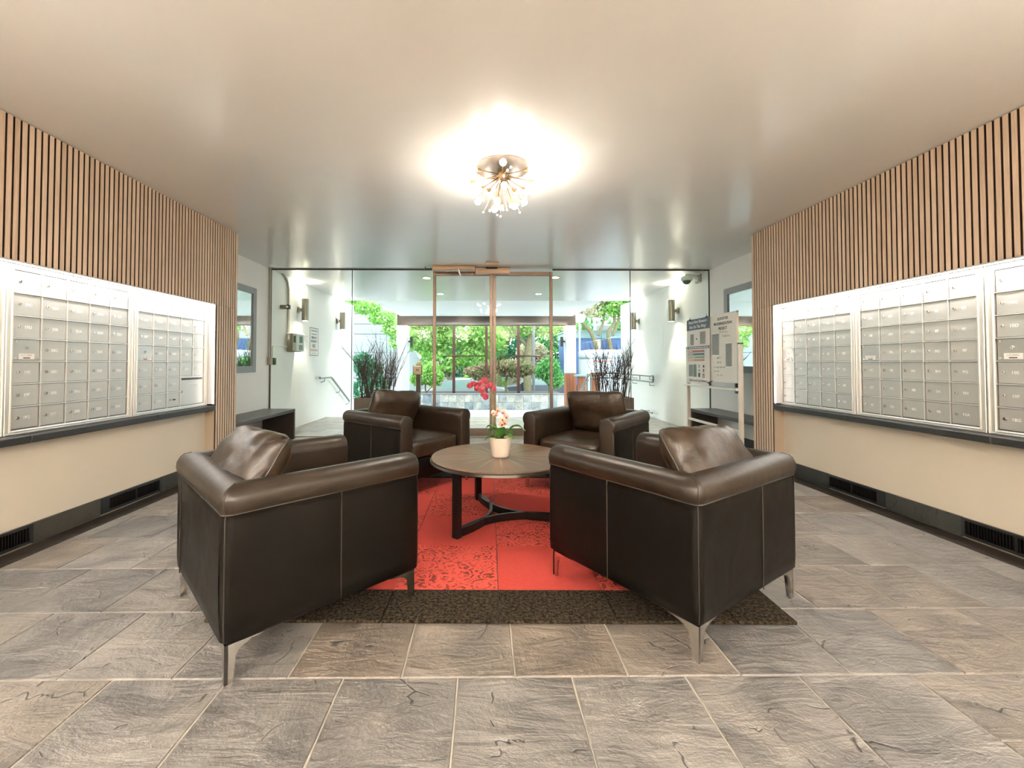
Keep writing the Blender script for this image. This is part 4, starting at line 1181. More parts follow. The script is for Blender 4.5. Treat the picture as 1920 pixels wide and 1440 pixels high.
def make_chair(name, label, loc, ang, seam_frac, pseed):
    """local frame: +y is the facing direction"""
    t = thing(name, label, 'armchair', (loc[0], loc[1], 0.0), ang - pi / 2, 'dark leather armchairs')
    if not CH:
        ss = [('side', D / 2, 0.016), ('side', D / 2 - 0.004, 0.006), ('side', D / 2 - 0.014, 0)] + [('side', y, 0) for y in (0.30, 0.22, 0.14, 0.06, -0.02, -0.1, -0.18, -0.26, -0.33)] + [('side', -D / 2 + RCN, 0)]
        ss += [('corner', a, 0) for a in (9, 18, 27, 36, 45)]
        CH['arm_l'] = loft(ss, True, True, 0.006).mesh('arm', [M['leather'], M['leather_lit']], True, 60)
        CH['arm_r'] = mirror_x(loft(ss, True, True, 0.006)).mesh('arm', [M['leather'], M['leather_lit']], True, 60)
        half = [('corner', a, 0) for a in (45, 54, 63, 72, 81)]
        bsec = half + [('back', x, 0) for x in (-W / 2 + RCN, -0.28, -0.2, -0.1, 0, 0.1, 0.2, 0.28, W / 2 - RCN)]
        bb = loft(bsec, True, False, 0.005)
        # mirrored corner on the right
        m = loft([('corner', a, 0) for a in (45, 54, 63, 72, 81)] + [('back', -W / 2 + RCN, 0)], True, False, 0.005); mirror_x(m)
        bb.add(m.v, m.f); bb.mi[-len(m.mi):] = m.mi
        CH['back'] = bb.mesh('backrest', [M['leather'], M['leather_lit']], True, 60)
        iw = W / 2 - TA
        s = B(); s.rbox(-iw - 0.004, iw + 0.004, -D / 2 + TA - 0.004, D / 2 - 0.035, 0.138, 0.31, 0.012, 3); CH['base'] = s.mesh('seat_base', M['leather'], True)
        c = softbox(iw - 0.001, 0.337, 0.082, 7, 20, 0.008, 3.0, 0, 0.16); c.xf(Matrix.Translation((0, 0.062, 0.385)))
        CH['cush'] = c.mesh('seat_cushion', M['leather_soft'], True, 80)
        CH['leg'] = leg_bm().mesh('leg', M['steel'], True, 30)
        # seams
        sm = B(); z = 0.586
        path = [(-W / 2 - 0.0005 + 0.003, y, z) for y in (D / 2 - 0.006, 0.2, 0.0, -0.2, -D / 2 + RCN)]
        for a in (15, 30, 45, 60, 75):
            q = RCN - 0.002; path.append((-W / 2 + RCN - q * cos(radians(a)), -D / 2 + RCN - q * sin(radians(a)), z))
        path += [(x, -D / 2 + 0.003, z) for x in (-W / 2 + RCN, 0)]
        path += [(-x, y, zz_) for x, y, zz_ in path[::-1]]
        sm.tube(path, 0.0028, 6)
        for sx_ in (-1, 1): sm.tube([(sx_ * (W / 2 + 0.0008), 0.02, 0.145), (sx_ * (W / 2 + 0.0012), 0.02, 0.36), (sx_ * (W / 2 + 0.0003), 0.02, 0.585)], 0.0024, 6)
        for sx_ in (-1, 1):
            p2 = []
            for (o, z_) in PROF[1:12]:
                q = RCN - min(o, RCN) + 0.001
                p2.append((sx_ * (W / 2 - RCN + q * cos(radians(45))) if o < RCN else sx_ * (W / 2 - o), (-D / 2 + RCN - q * sin(radians(45))) if o < RCN else -D / 2 + o, z_ + (0.001 if z_ > 0.66 else 0)))
            sm.tube(p2, 0.0022, 6)
        CH['seam'] = sm.mesh('seam', M['leather_seam'], True)
        bs = B(); bs.tube([(0, 0.0, 0.145), (0, -0.001, 0.36), (0, 0.0, 0.585)], 0.0024, 6); CH['bseam'] = bs.mesh('back_seam', M['leather_seam'], True)
    mk('arm', CH['arm_l'], t); mk('arm', CH['arm_r'], t); mk('backrest', CH['back'], t); mk('seat_base', CH['base'], t); mk('seat_cushion', CH['cush'], t); mk('seam', CH['seam'], t)
    mk('back_seam', CH['bseam'], t, (-W / 2 + seam_frac * W, -D / 2 - 0.0012, 0))
    ins = 0.016
    for (sx_, sy_, r) in ((-1, -1, 0), (1, -1, pi / 2), (1, 1, pi), (-1, 1, -pi / 2)):
        mk('leg', CH['leg'], t, (sx_ * (W / 2 - ins), sy_ * (D / 2 - ins), 0.1355), (0, 0, r))
    # loose back pillow, leaning
    pw, ph, pt = 0.285, 0.21, 0.098
    sh, roll, back, lean, up_ = PIL[name_i[0]]
    n = 22

    def surf(u, v, sd):
        """u, v in -1..1; sd -1, 0 or 1: back, edge or front face"""
        mm = max(abs(u), abs(v), 1e-6); q_ = max(1.0, ((abs(u) / mm) ** 9 + (abs(v) / mm) ** 9) ** (1 / 9))
        x = u / q_ * pw * (1 - 0.04 * (1 - v * v) * abs(u) ** 3)
        y = v / q_ * ph * (1 - 0.05 * (1 - u * u) * abs(v) ** 3)
        th = max(0.0, (1 - abs(u) ** 4)) ** 0.42 * max(0.0, (1 - abs(v) ** 4)) ** 0.42
        P = Vector((x * 5 + pseed, y * 5, sd * 3.1 + pseed))
        wv = mnoise.noise(P) * 0.013 + mnoise.noise(P * 2.3) * 0.006
        # creases running in from the corners and the top seam
        cz = abs(mnoise.noise(Vector((x * 11 + y * 7 + pseed, y * 3 - x * 2, sd * 2.0))))
        wv -= 0.013 * max(0, 0.22 - cz) / 0.22
        e_ = mnoise.noise(Vector((u * 3 + pseed, v * 3, 0.5))) * 0.008
        return Vector((x, y + e_, sd * (pt * th + wv * min(1, th * 3)) + e_))
    vs = []; fs = []
    for sd in (1, -1):
        o_ = len(vs)
        for i in range(n + 1):
            for j in range(n + 1): vs.append(surf(sin(pi / 2 * (2 * j / n - 1)), sin(pi / 2 * (2 * i / n - 1)), sd))
        for i in range(n):
            for j in range(n):
                k = o_ + i * (n + 1) + j; q = (k, k + 1, k + n + 2, k + n + 1); fs.append(q if sd > 0 else q[::-1])
    b = B(); b.add(vs, fs)
    bm = bmesh.new()
    me = b.mesh('back_pillow', M['leather_soft'], True, 80)
    bm.from_mesh(me); bmesh.ops.remove_doubles(bm, verts=bm.verts, dist=0.0012); bmesh.ops.recalc_face_normals(bm, faces=bm.faces); bm.to_mesh(me); bm.free()
    po = mk('back_pillow', me, t, (sh, -D / 2 + TA + 0.075 + back, 0.462 + ph * 0.93 + up_), (radians(90 - lean), radians(roll), 0))
    loop = [(-1 + 2 * k / 14, -1) for k in range(14)] + [(1, -1 + 2 * k / 14) for k in range(14)] + [(1 - 2 * k / 14, 1) for k in range(14)] + [(-1, 1 - 2 * k / 14) for k in range(14)]
    b = B(); b.tube([surf(u * 0.997, v * 0.997, 0) for u, v in loop], 0.0045, 6, closed=True); mk('piping', b.mesh('piping', M['leather_seam'], True), po)
    name_i[0] += 1
    return t


CH = {}; name_i = [0]
# pillow: sideways shift, roll, extra depth, extra lean
PIL = [(0.0, -2, -0.035, 34, -0.025), (0.0, 3, -0.035, 34, -0.02), (0.0, -6, 0.0, 20, 0.0), (0.0, 2, 0.0, 20, 0.0)]
make_chair('armchair', 'dark leather armchair in front on the left, seen from behind and the side', (-0.890, 2.070), radians(44.0), 0.13, 1.3)
make_chair('armchair', 'dark leather armchair in front on the right, seen from behind and the side', (0.925, 2.150), radians(123.3), 0.58, 7.7)
make_chair('armchair', 'dark leather armchair facing the viewer left of the orchid, before the glass', (-0.700, 4.000), radians(-39), 0.5, 4.1)
make_chair('armchair', 'dark leather armchair facing the viewer right of the orchid, before the glass', (0.945, 3.860), radians(230), 0.5, 12.9)

# ------------------------------------------------------------------ orchid
PX, PY = 0.125, 3.02
t = thing('potted_orchid', 'red and peach orchid in a ribbed cream pot on the coffee table', 'orchid', (PX, PY, TZ + 0.0005))
prof = [(0.050, 0.0), (0.054, 0.002)]
for k in range(13):
    z = 0.006 + k * 0.0098; r = 0.056 + 0.021 * (z / 0.137) ** 0.8
    prof += [(r, z), (r + 0.0022, z + 0.005)]
prof += [(0.079, 0.134), (0.078, 0.138), (0.073, 0.137), (0.070, 0.120)]
b = B(); b.lathe(prof, (0, 0, 0), 48); part('pot', b, M['ceramic'], t, True)
b = B(); b.lathe([(0.0705, 0.118), (0.04, 0.126), (0.005, 0.128)], (0, 0, 0), 24); part('soil', b, M['soil'], t, True)


def orchid_leaf(az, length, width, rise, droop, tilt=0):
    b = B(); n = 14; vs = []; fs = []
    ca, sa = cos(az), sin(az)
    for k in range(n + 1):
        u = k / n; r = length * u * (1 - 0.12 * u); z = 0.126 + rise * sin(min(u * 1.25, 1) * pi / 2) - droop * u ** 2.2
        wd = width * (sin(pi * (0.10 + 0.88 * u)) ** 0.65) * 0.5 + 0.0008
        for side, dz in ((-1, 0.012), (0, 0.0), (1, 0.012)):
            x = r * ca - side * wd * sa; y = r * sa + side * wd * ca
            vs.append((x, y, z + dz * abs(side) * sin(pi * u) + side * tilt * wd))
    for k in range(n):
        for j in range(2): fs.append((k * 3 + j, k * 3 + j + 1, k * 3 + 4 + j, k * 3 + 3 + j))
    m = len(vs); vs2 = [(x, y, z - 0.0022) for x, y, z in vs]
    fs2 = [tuple(i + m for i in f[::-1]) for f in fs]
    rim = []
    for k in range(n):
        rim.append((k * 3, k * 3 + 3, m + k * 3 + 3, m + k * 3)); rim.append((k * 3 + 2, m + k * 3 + 2, m + k * 3 + 5, k * 3 + 5))
    b.add(vs + vs2, fs + fs2 + rim)
    return b


for az, ln_, wd, rs, dr in ((178, 0.115, 0.055, 0.085, 0.04), (195, 0.13, 0.04, 0.03, 0.035), (350, 0.20, 0.045, 0.12, 0.06), (10, 0.155, 0.042, 0.07, 0.055), (330, 0.11, 0.05, 0.07, 0.02), (255, 0.085, 0.085, 0.085, 0.0), (318, 0.13, 0.045, 0.05, 0.045), (95, 0.13, 0.05, 0.06, 0.04), (150, 0.13, 0.045, 0.10, 0.03)):
    part('leaf', orchid_leaf(radians(az), ln_, wd, rs, dr), M['orchid_leaf'], t, True)


def op(px, py, dy=0.0): return (0.0 + (px - 938) * 0.003775, dy, (1.117 - (py - 680) * 0.003775) - TZ)


def flower_mesh(mat, seed):
    r = random.Random(seed); b = B()
    for k in range(5):
        a = radians(90 + 72 * k + r.uniform(-6, 6)); L_ = 0.019 if k in (1, 4) else 0.018; wd = 0.0125 if k in (1, 4) else 0.0085
        vs = [(0, -0.002, 0)]; n = 6
        ring = []
        for j in range(10):
            q = 2 * pi * j / 10; u = L_ * 0.5 + L_ * 0.5 * cos(q); w2 = wd * sin(q) * (0.6 + 0.4 * u / L_)
            x = u * cos(a) - w2 * sin(a); z = u * sin(a) + w2 * cos(a); ring.append((x, -0.003 + 0.18 * u * (u / L_) - 0.12 * abs(w2), z))
        b.add(ring, [tuple(range(10))]); b.add([(x, y + 0.0008, z) for x, y, z in ring], [tuple(range(9, -1, -1))])
    b.k = 1; b.sphere((0, -0.006, -0.003), 0.0048, 8, 6, (1, 1.5, 1.2)); b.k = 0
    return b.mesh('flower', [mat, M['lip']], True, 50)


FR = [flower_mesh(M['petal_red'], i) for i in range(3)]; FC = [flower_mesh(M['petal_cream'], 9 + i) for i in range(3)]


def spline(pts, n=10):
    P = [Vector(p) for p in pts]; P = [P[0]] + P + [P[-1]]; out = []
    for i in range(1, len(P) - 2):
        for k in range(n):
            u = k / n; a, b_, c, d_ = P[i - 1], P[i], P[i + 1], P[i + 2]
            out.append(0.5 * ((2 * b_) + (-a + c) * u + (2 * a - 5 * b_ + 4 * c - d_) * u * u + (-a + 3 * b_ - 3 * c + d_) * u ** 3))
    out.append(P[-2]); return out


st = B(); st.tube(spline([(-0.01, 0.0, 0.12), op(927, 790), op(923, 765), op(921, 742), op(921, 727), op(916, 718), op(908, 714), op(897, 716), op(886, 720), op(880, 724)]), 0.0028, 6)
sp1 = part('stem', st, M['orchid_stem'], t, True)
for i, (px, py, dy) in enumerate(((881, 723, 0), (888, 719, -0.02), (894, 727, -0.015), (902, 717, -0.02), (903, 729, -0.03), (909, 713, -0.01), (912, 724, -0.03), (919, 722, -0.02), (926, 729, -0.01), (907, 739, -0.02), (911, 744, -0.03), (898, 721, 0.02))):
    o = mk('flower', FR[i % 3], sp1, op(px, py, dy), (rng.uniform(-0.3, 0.3), rng.uniform(-1, 1), rng.uniform(-0.7, 0.7))); s_ = rng.uniform(1.15, 1.45); o.scale = (s_,) * 3
st = B(); st.tube(spline([(0.0, 0.0, 0.12), op(931, 800, -0.01), op(928, 785, -0.015), op(930, 774, -0.02), op(937, 770, -0.02), op(944, 776, -0.02), op(947, 790, -0.02)]), 0.0024, 6)
sp2 = part('stem', st, M['orchid_stem'], t, True)
for i, (px, py, dy) in enumerate(((925, 773, -0.02), (934, 768, -0.03), (944, 773, -0.02), (941, 785, -0.04), (949, 780, -0.02), (947, 792, -0.03), (940, 794, -0.02), (930, 777, 0.0))):
    o = mk('flower', FC[i % 3], sp2, op(px, py, dy), (rng.uniform(-0.3, 0.3), rng.uniform(-1, 1), rng.uniform(-0.7, 0.7))); s_ = rng.uniform(1.0, 1.3); o.scale = (s_,) * 3
b = B(); b.cyl((-0.02, 0.01, 0.12), op(922, 735, 0.01), 0.0035, 6); part('stake', b, M['orchid_stem'], t, True)

# ------------------------------------------------------------------ starburst ceiling lamp
LX, LY = 0.143, 3.10
t = thing('starburst_ceiling_lamp', 'brass starburst ceiling lamp with glowing bulbs and crystal tips', 'ceiling lamp', (LX, LY, CEIL))
HZ = -0.055
b = B(); b.lathe([(0.205, 0.0), (0.205, -0.006), (0.19, -0.012), (0.05, -0.014)], (0, 0, 0), 48); part('canopy', b, M['lamp_bronze'], t, True)
b = B(); b.sphere((0, 0, HZ), 0.042, 20, 12); b.cyl((0, 0, -0.012), (0, 0, HZ), 0.02, 12); part('hub', b, M['lamp_rod'], t, True)
bulbs = []
for k in range(7): bulbs.append((2 * pi * k / 7 + 0.2, radians(-6), 0.285))
for k in range(6): bulbs.append((2 * pi * k / 6 + 0.55, radians(-38), 0.280))
for k in range(3): bulbs.append((2 * pi * k / 3 + 0.1, radians(-68), 0.265))
for (az, el, r) in bulbs:
    d_ = Vector((cos(az) * cos(el), sin(az) * cos(el), sin(el))); h = Vector((0, 0, HZ))
    b = B(); b.cyl(h + d_ * 0.035, h + d_ * (r - 0.055), 0.004, 8); b.cyl(h + d_ * (r - 0.085), h + d_ * (r - 0.05), 0.008, 10, 0.013); b.cyl(h + d_ * (r - 0.05), h + d_ * (r - 0.044), 0.017, 12)
    arm = part('arm', b, M['lamp_rod'], t, True)
    b = B(); b.sphere(tuple(h + d_ * (r - 0.022)), 0.023, 14, 9); part('bulb', b, M['bulb'], arm, True)
rodr = random.Random(5)
for k in range(44):
    az = 2.399963 * k; el = -radians(3 + 80 * ((k % 11) / 11.0)); r = rodr.uniform(0.22, 0.30)
    d_ = Vector((cos(az) * cos(el), sin(az) * cos(el), sin(el))); h = Vector((0, 0, HZ))
    b = B(); b.cyl(h + d_ * 0.035, h + d_ * r, 0.0019, 5); rod = part('rod', b, M['lamp_rod'], t, True)
    b = B(); b.sphere(tuple(h + d_ * r), 0.0085, 8, 6); part('crystal', b, M['crystal'], rod, True)

# ------------------------------------------------------------------ whiteboard on a wheeled stand
EX = 2.925
ya, ye = 4.84, 6.03
t = thing('whiteboard_stand', 'wheeled aluminium whiteboard stand in front of the right bench', 'whiteboard', (EX, (ya + ye) / 2, 0))
b = B(); b.rbox(EX - 0.008, EX + 0.008, ya + 0.025, ye - 0.005, 0.89, 1.705, 0.002)
wb = part('whiteboard', b, M['board'], t, world=True)
b = B()
for (y0, y1, z0, z1) in ((ya + 0.015, ya + 0.03, 0.88, 1.715), (ye - 0.012, ye + 0.003, 0.88, 1.715), (ya + 0.015, ye + 0.003, 0.88, 0.892), (ya + 0.015, ye + 0.003, 1.703, 1.715)): b.box(EX - 0.013, EX + 0.010, y0, y1, z0, z1)
b.xf(Matrix.Translation((-EX, -(ya + ye) / 2, 0)))
mk('board_edge', b.mesh('board_edge', M['easel']), wb)
for y, zt in ((ya - 0.025, 1.33), (ye + 0.02, 1.325)):
    b = B(); b.rbox(EX - 0.022, EX + 0.022, y - 0.018, y + 0.018, 0.10, zt, 0.003); po = part('post', b, M['easel'], t, world=True)
    b = B(); b.rbox(EX - 0.024, EX + 0.024, y - 0.02, y + 0.02, zt, zt + 0.015, 0.003); b.xf(Matrix.Translation((-EX, -(ya + ye) / 2, 0))); mk('cap', b.mesh('cap', M['black']), po)
b = B(); b.rbox(EX - 0.06, EX - 0.012, ya - 0.03, ye + 0.04, 0.795, 0.822, 0.004); part('tray', b, M['easel'], t, world=True)
b = B(); b.rbox(EX - 0.015, EX + 0.015, ya, ye, 0.315, 0.345, 0.003); part('brace', b, M['easel'], t, world=True)
for y in (ya - 0.025, ye + 0.02):
    b = B(); b.rbox(EX - 0.26, EX + 0.26, y - 0.018, y + 0.018, 0.082, 0.118, 0.003); part('foot', b, M['easel'], t, world=True)
    for x in (EX - 0.22, EX + 0.22):
        b = B(); b.cyl((x, y - 0.012, 0.028), (x, y + 0.012, 0.028), 0.0275, 16); b.box(x - 0.012, x + 0.012, y - 0.016, y + 0.016, 0.05, 0.082); part('caster', b, M['gasket'], t, True, world=True)
for y in (ya + 0.02,):
    b = B(); b.box(EX - 0.03, EX + 0.01, y - 0.01, y + 0.02, 0.83, 0.88); b.box(EX - 0.03, EX + 0.01, y - 0.01, y + 0.02, 0.765, 0.795); part('clamp', b, M['black'], t, world=True)


def etext(txt, sz, y, z, mat, parent, x=EX - 0.0088, bold=0.0):
    pl_ = parent.location if parent.parent is None else (Vector(parent.location) + Vector(parent.parent.location))
    return mk('lettering', text_mesh(txt, sz, M[mat], bold=bold), parent, (x - pl_[0], y - pl_[1], z - pl_[2]), (0, 0, -pi / 2))


for tx, z in (('ELEVATOR', 1.655), ('MODERNIZATION', 1.595), ('PROJECT', 1.535)): etext(tx, 0.047, 5.15, z, 'ink', wb, bold=0.001)
wi = B()
r6 = random.Random(3)
for (yc, zc) in ((5.07, 1.44), (5.12, 1.49)):
    pts = [(EX - 0.0095, yc + 0.09 - 0.015 * k, zc + 0.012 * sin(k * 1.7)) for k in range(12)]; wi.tube(pts, 0.002, 4)
for (y0, y1, zc) in ((5.28, 5.20, 1.175), (5.28, 5.19, 1.12), (5.36, 5.10, 1.06), (5.35, 5.23, 1.01), (5.28, 5.16, 0.965)):
    n_ = int((y0 - y1) / 0.008); wi.tube([(EX - 0.0095, y0 - 0.008 * k, zc + 0.012 * sin(k * 2.1) * (0.5 + 0.5 * sin(k * 0.7)) + 0.02 * (y0 - y1) * k / n_) for k in range(n_ + 1)], 0.0016, 4)
wi.xf(Matrix.Translation((-EX, -(ya + ye) / 2, 0))); mk('scribble', wi.mesh('scribble', M['p_grey']), wb)


def sheet(name, lab, cat, y0, y1, z0, z1, mat, thick=0.0012, x=EX - 0.0135, curl=0.0):
    """paper sheet hanging on the board, slightly bowed"""
    b = B(); n = 8; vs = []; fs = []
    for i in range(n + 1):
        v = i / n; z = z1 + (z0 - z1) * v
        for j in range(n + 1):
            u = j / n; y = y1 + (y0 - y1) * u
            xx = x - curl * (v * v) * u * u - 0.002 * sin(pi * u) * v
            vs.append((xx, y, z))
    for i in range(n):
        for j in range(n): k = i * (n + 1) + j; fs.append((k, k + 1, k + n + 2, k + n + 1))
    m = len(vs); vs += [(a + thick, c, d_) for a, c, d_ in vs]; fs += [tuple(q + m for q in f[::-1]) for f in fs]
    for i in range(n):
        a = i * (n + 1); fs.append((a, a + n + 1, m + a + n + 1, m + a)); a = i * (n + 1) + n; fs.append((a, m + a, m + a + n + 1, a + n + 1))
        a = i; fs.append((a, m + a, m + a + 1, a + 1)); a = n * (n + 1) + i; fs.append((a, a + 1, m + a + 1, m + a))
    b.add(vs, fs)
    return solo(name, lab, cat, b, M[mat] if isinstance(mat, str) else mat, (x, (y0 + y1) / 2, z0), world=True)


def panel(parent, name, y0, y1, z0, z1, mat, x):
    b = B(); b.box(x - 0.0006, x + 0.0002, y0, y1, z0, z1)
    return part(name, b, M[mat], parent, world=True)


py0, py1 = 5.43, 6.035
s1 = sheet('poster', 'blue headed poster about new elevators clipped to the top of the whiteboard', 'poster', py0, py1, 1.30, 1.715, 'paper', x=EX - 0.018)
xx = EX - 0.0212
panel(s1, 'header_band', py0 + 0.002, py1 - 0.002, 1.565, 1.713, 'p_blue', xx)
for tx, sz, z in (('Brand New Elevators', 0.055, 1.672), ('Are On The Way!', 0.060, 1.605)):
    mk('lettering', text_mesh(tx, sz, M['paper'], bold=0.0012), s1, (xx - 0.0012 - s1.location[0], 0, z - s1.location[2]), (0, 0, -pi / 2))
panel(s1, 'elevator_picture', 5.84, 5.93, 1.36, 1.51, 'p_grey', xx); panel(s1, 'elevator_picture', 5.535, 5.67, 1.365, 1.53, 'p_mauve', xx); panel(s1, 'arrow_mark', 5.745, 5.775, 1.43, 1.45, 'ink', xx)
panel(s1, 'elevator_picture', 5.55, 5.655, 1.38, 1.515, 'p_grey', xx - 0.0006)
panel(s1, 'caption_line', 5.84, 5.93, 1.335, 1.34, 'p_grey', xx); panel(s1, 'caption_line', 5.535, 5.67, 1.335, 1.34, 'p_grey', xx)
s2 = sheet('poster', 'lower poster with four coloured bars hanging over the whiteboard tray', 'poster', py0 - 0.005, py1, 0.835, 1.34, 'paper', x=EX - 0.024, curl=0.0)
xx = EX - 0.0272
panel(s2, 'header_band', py0, py1 - 0.03, 1.305, 1.338, 'p_blue', xx)
for k in range(9): panel(s2, 'print_line', 5.455 + k * 0.058, 5.455 + k * 0.058 + 0.045, 1.314, 1.328, 'paper', xx - 0.0008)
for k, (mt, tx) in enumerate((('p_red', 10), ('p_blue', 12), ('p_green', 17), ('p_orange', 14))):
    z = 1.272 - k * 0.04
    panel(s2, 'coloured_bar', 5.55, 5.99, z - 0.013, z + 0.013, mt, xx)
    panel(s2, 'print_line', 5.975 - 0.011 * tx, 5.975, z - 0.005, z + 0.005, 'paper', xx - 0.0008)
for (a, c, z0, z1, mt) in ((5.86, 5.97, 0.93, 1.09, 'p_grey'), (5.76, 5.84, 0.925, 1.095, 'lcd'), (5.675, 5.705, 1.05, 1.09, 'p_grey'), (5.675, 5.705, 1.00, 1.03, 'p_grey'), (5.665, 5.71, 0.925, 0.98, 'ink'), (5.555, 5.59, 1.055, 1.085, 'ink'), (5.56, 5.585, 0.995, 1.035, 'ink'), (5.55, 5.60, 0.915, 0.975, 'p_grey')):
    panel(s2, 'picture', a, c, z0, z1, mt, xx)
mk('lettering', text_mesh('Thank You For Your Patience', 0.038, M['ink'], bold=0.0004), s2, (xx - 0.0012 - s2.location[0], 0, 0.878 - s2.location[2]), (0, 0, -pi / 2))
for y in (5.95, 5.50):
    b = B(); b.rbox(EX - 0.026, EX + 0.014, y - 0.02, y + 0.02, 1.70, 1.722, 0.003); b.tube([(EX - 0.02, y, 1.72), (EX - 0.025, y - 0.012, 1.745), (EX - 0.012, y, 1.752)], 0.003, 6)
    solo('binder_clip', 'black binder clip on the board edge at the poster’s %s corner' % ('outer' if y > 5.7 else 'inner'), 'clip', b, M['black'], (EX, y, 1.70), world=True, smooth=True)
for (a, c, z0, z1, lab) in ((5.235, 5.385, 1.215, 1.475, 'grey photo of an elevator pinned under the board heading'), (4.965, 5.085, 1.075, 1.345, 'narrow photo of an elevator door pinned lower on the whiteboard')):
    s3 = sheet('pinned_photo', lab, 'photo', a - 0.015, c + 0.012, z0 - 0.015, z1 + 0.012, 'paper', x=EX - 0.0095)
    panel(s3, 'picture', a, c, z0, z1, 'p_grey', EX - 0.0125)
b = B(); b.tube([(EX - 0.04, 5.36, 0.845), (EX - 0.05, 5.44, 0.865)], 0.007, 6); b.tube([(EX - 0.03, 5.44, 0.85), (EX - 0.03, 5.36, 0.885)], 0.006, 6); b.tube([(EX - 0.045, 5.40, 0.83), (EX - 0.045, 5.40, 0.875)], 0.006, 6)
solo('marker_pens', 'cluster of dark marker pens on the whiteboard tray', 'pens', b, M['planter'], (EX - 0.04, 5.4, 0.825), world=True, smooth=True)

# ------------------------------------------------------------------ outside: canopy, ground, wall
b = B(); b.box(-2.52, 2.76, 9.82, 13.1, CEIL, CEIL + 0.3); struct('ceiling_canopy', b, M['white'])
b = B(); b.box(-2.62, 2.86, 13.08, 13.32, 2.27, CEIL + 0.32); struct('trim_5', b, M['beam'])
b = B(); b.box(-30, 30, YV, 18.2, -0.9, -0.6); struct('pavement', b, M['concrete'])
b = B()
for k in range(4): b.box(NL, NR, YV + k * 0.3, YV + (k + 1) * 0.3, -0.6, -0.12 * (k + 1))
struct('steps', b, M['concrete'])
b = B(); b.box(-60, 60, 18.2, 90, -1.2, -1.0); struct('ground', b, M['grass'])
b = B(); b.box(-60, 60, 19.0, 27.5, -1.1, -0.985); struct('road', b, M['asphalt'])


def column(x0, x1, lab, cedar, sgn):
    t = thing('canopy_column', lab, 'column', ((x0 + x1) / 2, 13.25, -0.6))
    b = B(); b.rbox(x0, x1, 13.08, 13.42, 0.79 if cedar else -0.6, 2.27, 0.01); part('shaft', b, M['stucco'], t, world=True)
    if cedar:
        for k in range(3):
            a = x0 + (x1 - x0) * k / 3; b = B(); b.rbox(a + 0.002, x0 + (x1 - x0) * (k + 1) / 3 - 0.002, 13.06, 13.44, -0.6, 0.785, 0.004); part('cedar_board', b, M['cedar'], t, world=True)
    xs = x1 if sgn > 0 else x0
    b = B(); b.cyl((xs + sgn * 0.10, 13.25, 1.62), (xs + sgn * 0.10, 13.25, 1.92), 0.045, 14); b.box(xs, xs + sgn * 0.07, 13.23, 13.27, 1.75, 1.80); part('wall_lamp', b, M['gasket'], t, True, world=True, label='dark cylinder lamp on the inner face')


column(-2.64, -2.30, 'white canopy column on the left behind the red twig planter', False, 1)
column(2.56, 2.87, 'white canopy column on the right with a red cedar base', True, -1)


def cedar_post(x0, x1, y, z1, lab, cap):
    t = thing('cedar_post', lab, 'post', ((x0 + x1) / 2, y, -0.6))
    n = 2
    for k in range(n):
        a = x0 + (x1 - x0) * k / n; b = B(); b.rbox(a + 0.002, x0 + (x1 - x0) * (k + 1) / n - 0.002, y - 0.1, y + 0.1, -0.6, z1, 0.004); part('board', b, M['cedar'], t, world=True)
    b = B(); b.rbox(x0 - 0.10, x1 + 0.12, y - 0.16, y + 0.16, z1, z1 + 0.05, 0.008); part('cap', b, M[cap], t, world=True)


cedar_post(2.82, 3.03, 12.6, 0.71, 'red cedar post with a pale green cap right of the column', 'teal')
cedar_post(3.02, 3.22, 11.8, 0.76, 'taller red cedar post among the right twigs', 'cedar')

# stone planter wall
t = thing('stone_planter_wall', 'low planter wall faced with pale square stone tiles beyond the doors', 'garden wall', (-0.3, 15.75, -0.6))
b = B(); b.box(-3.7, 3.1, 15.62, 15.9, -0.6, -0.045); part('core', b, M['concrete'], t, world=True)
b = B(); b.rbox(-3.72, 3.12, 15.585, 15.95, -0.045, -0.02, 0.004); part('coping', b, M['asphalt'], t, world=True)
x = -3.7; k = 0
while x < 3.08:
    for r in range(2):
        x1 = min(x + 0.305, 3.1)
        b = B(); dp = rng.uniform(0, 0.008); b.rbox(x + 0.003, x1 - 0.003, 15.60 - dp, 15.622, -0.6 + r * 0.277 + 0.003, -0.6 + (r + 1) * 0.277 - 0.003, 0.003)
        part('stone_tile', b, M['stone'], t, world=True)
    x += 0.305
b = B(); b.box(-3.7, 3.1, 15.9, 18.2, -0.6, -0.09); struct('planting_bed', b, M['soil'])

for i, (x, lab) in enumerate(((-1.078, 'slim red brown post seen through the left door'), (0.14, 'slim red brown post behind the meeting stiles of the doors'), (1.34, 'slim red brown post beside the maple seen through the right door'))):
    t = thing('garden_post', lab, 'post', (x, 16.0, -0.09), 0, 'red brown posts beyond the doors')
    b = B(); b.rbox(-0.05, 0.05, -0.05, 0.05, 0.12, 2.75, 0.004); part('shaft', b, M['post'], t)
    b = B(); b.rbox(-0.056, 0.056, -0.056, 0.056, 0.0, 0.16, 0.004); part('shoe', b, M['black'], t)
b = B(); b.cyl((2.2, 18.4, -1.0), (2.2, 18.4, 4.0), 0.06, 12)
solo('utility_pole', 'grey steel pole behind the round green shrub', 'pole', b, M['asphalt'], (2.2, 18.4, -1.0), world=True, smooth=True)


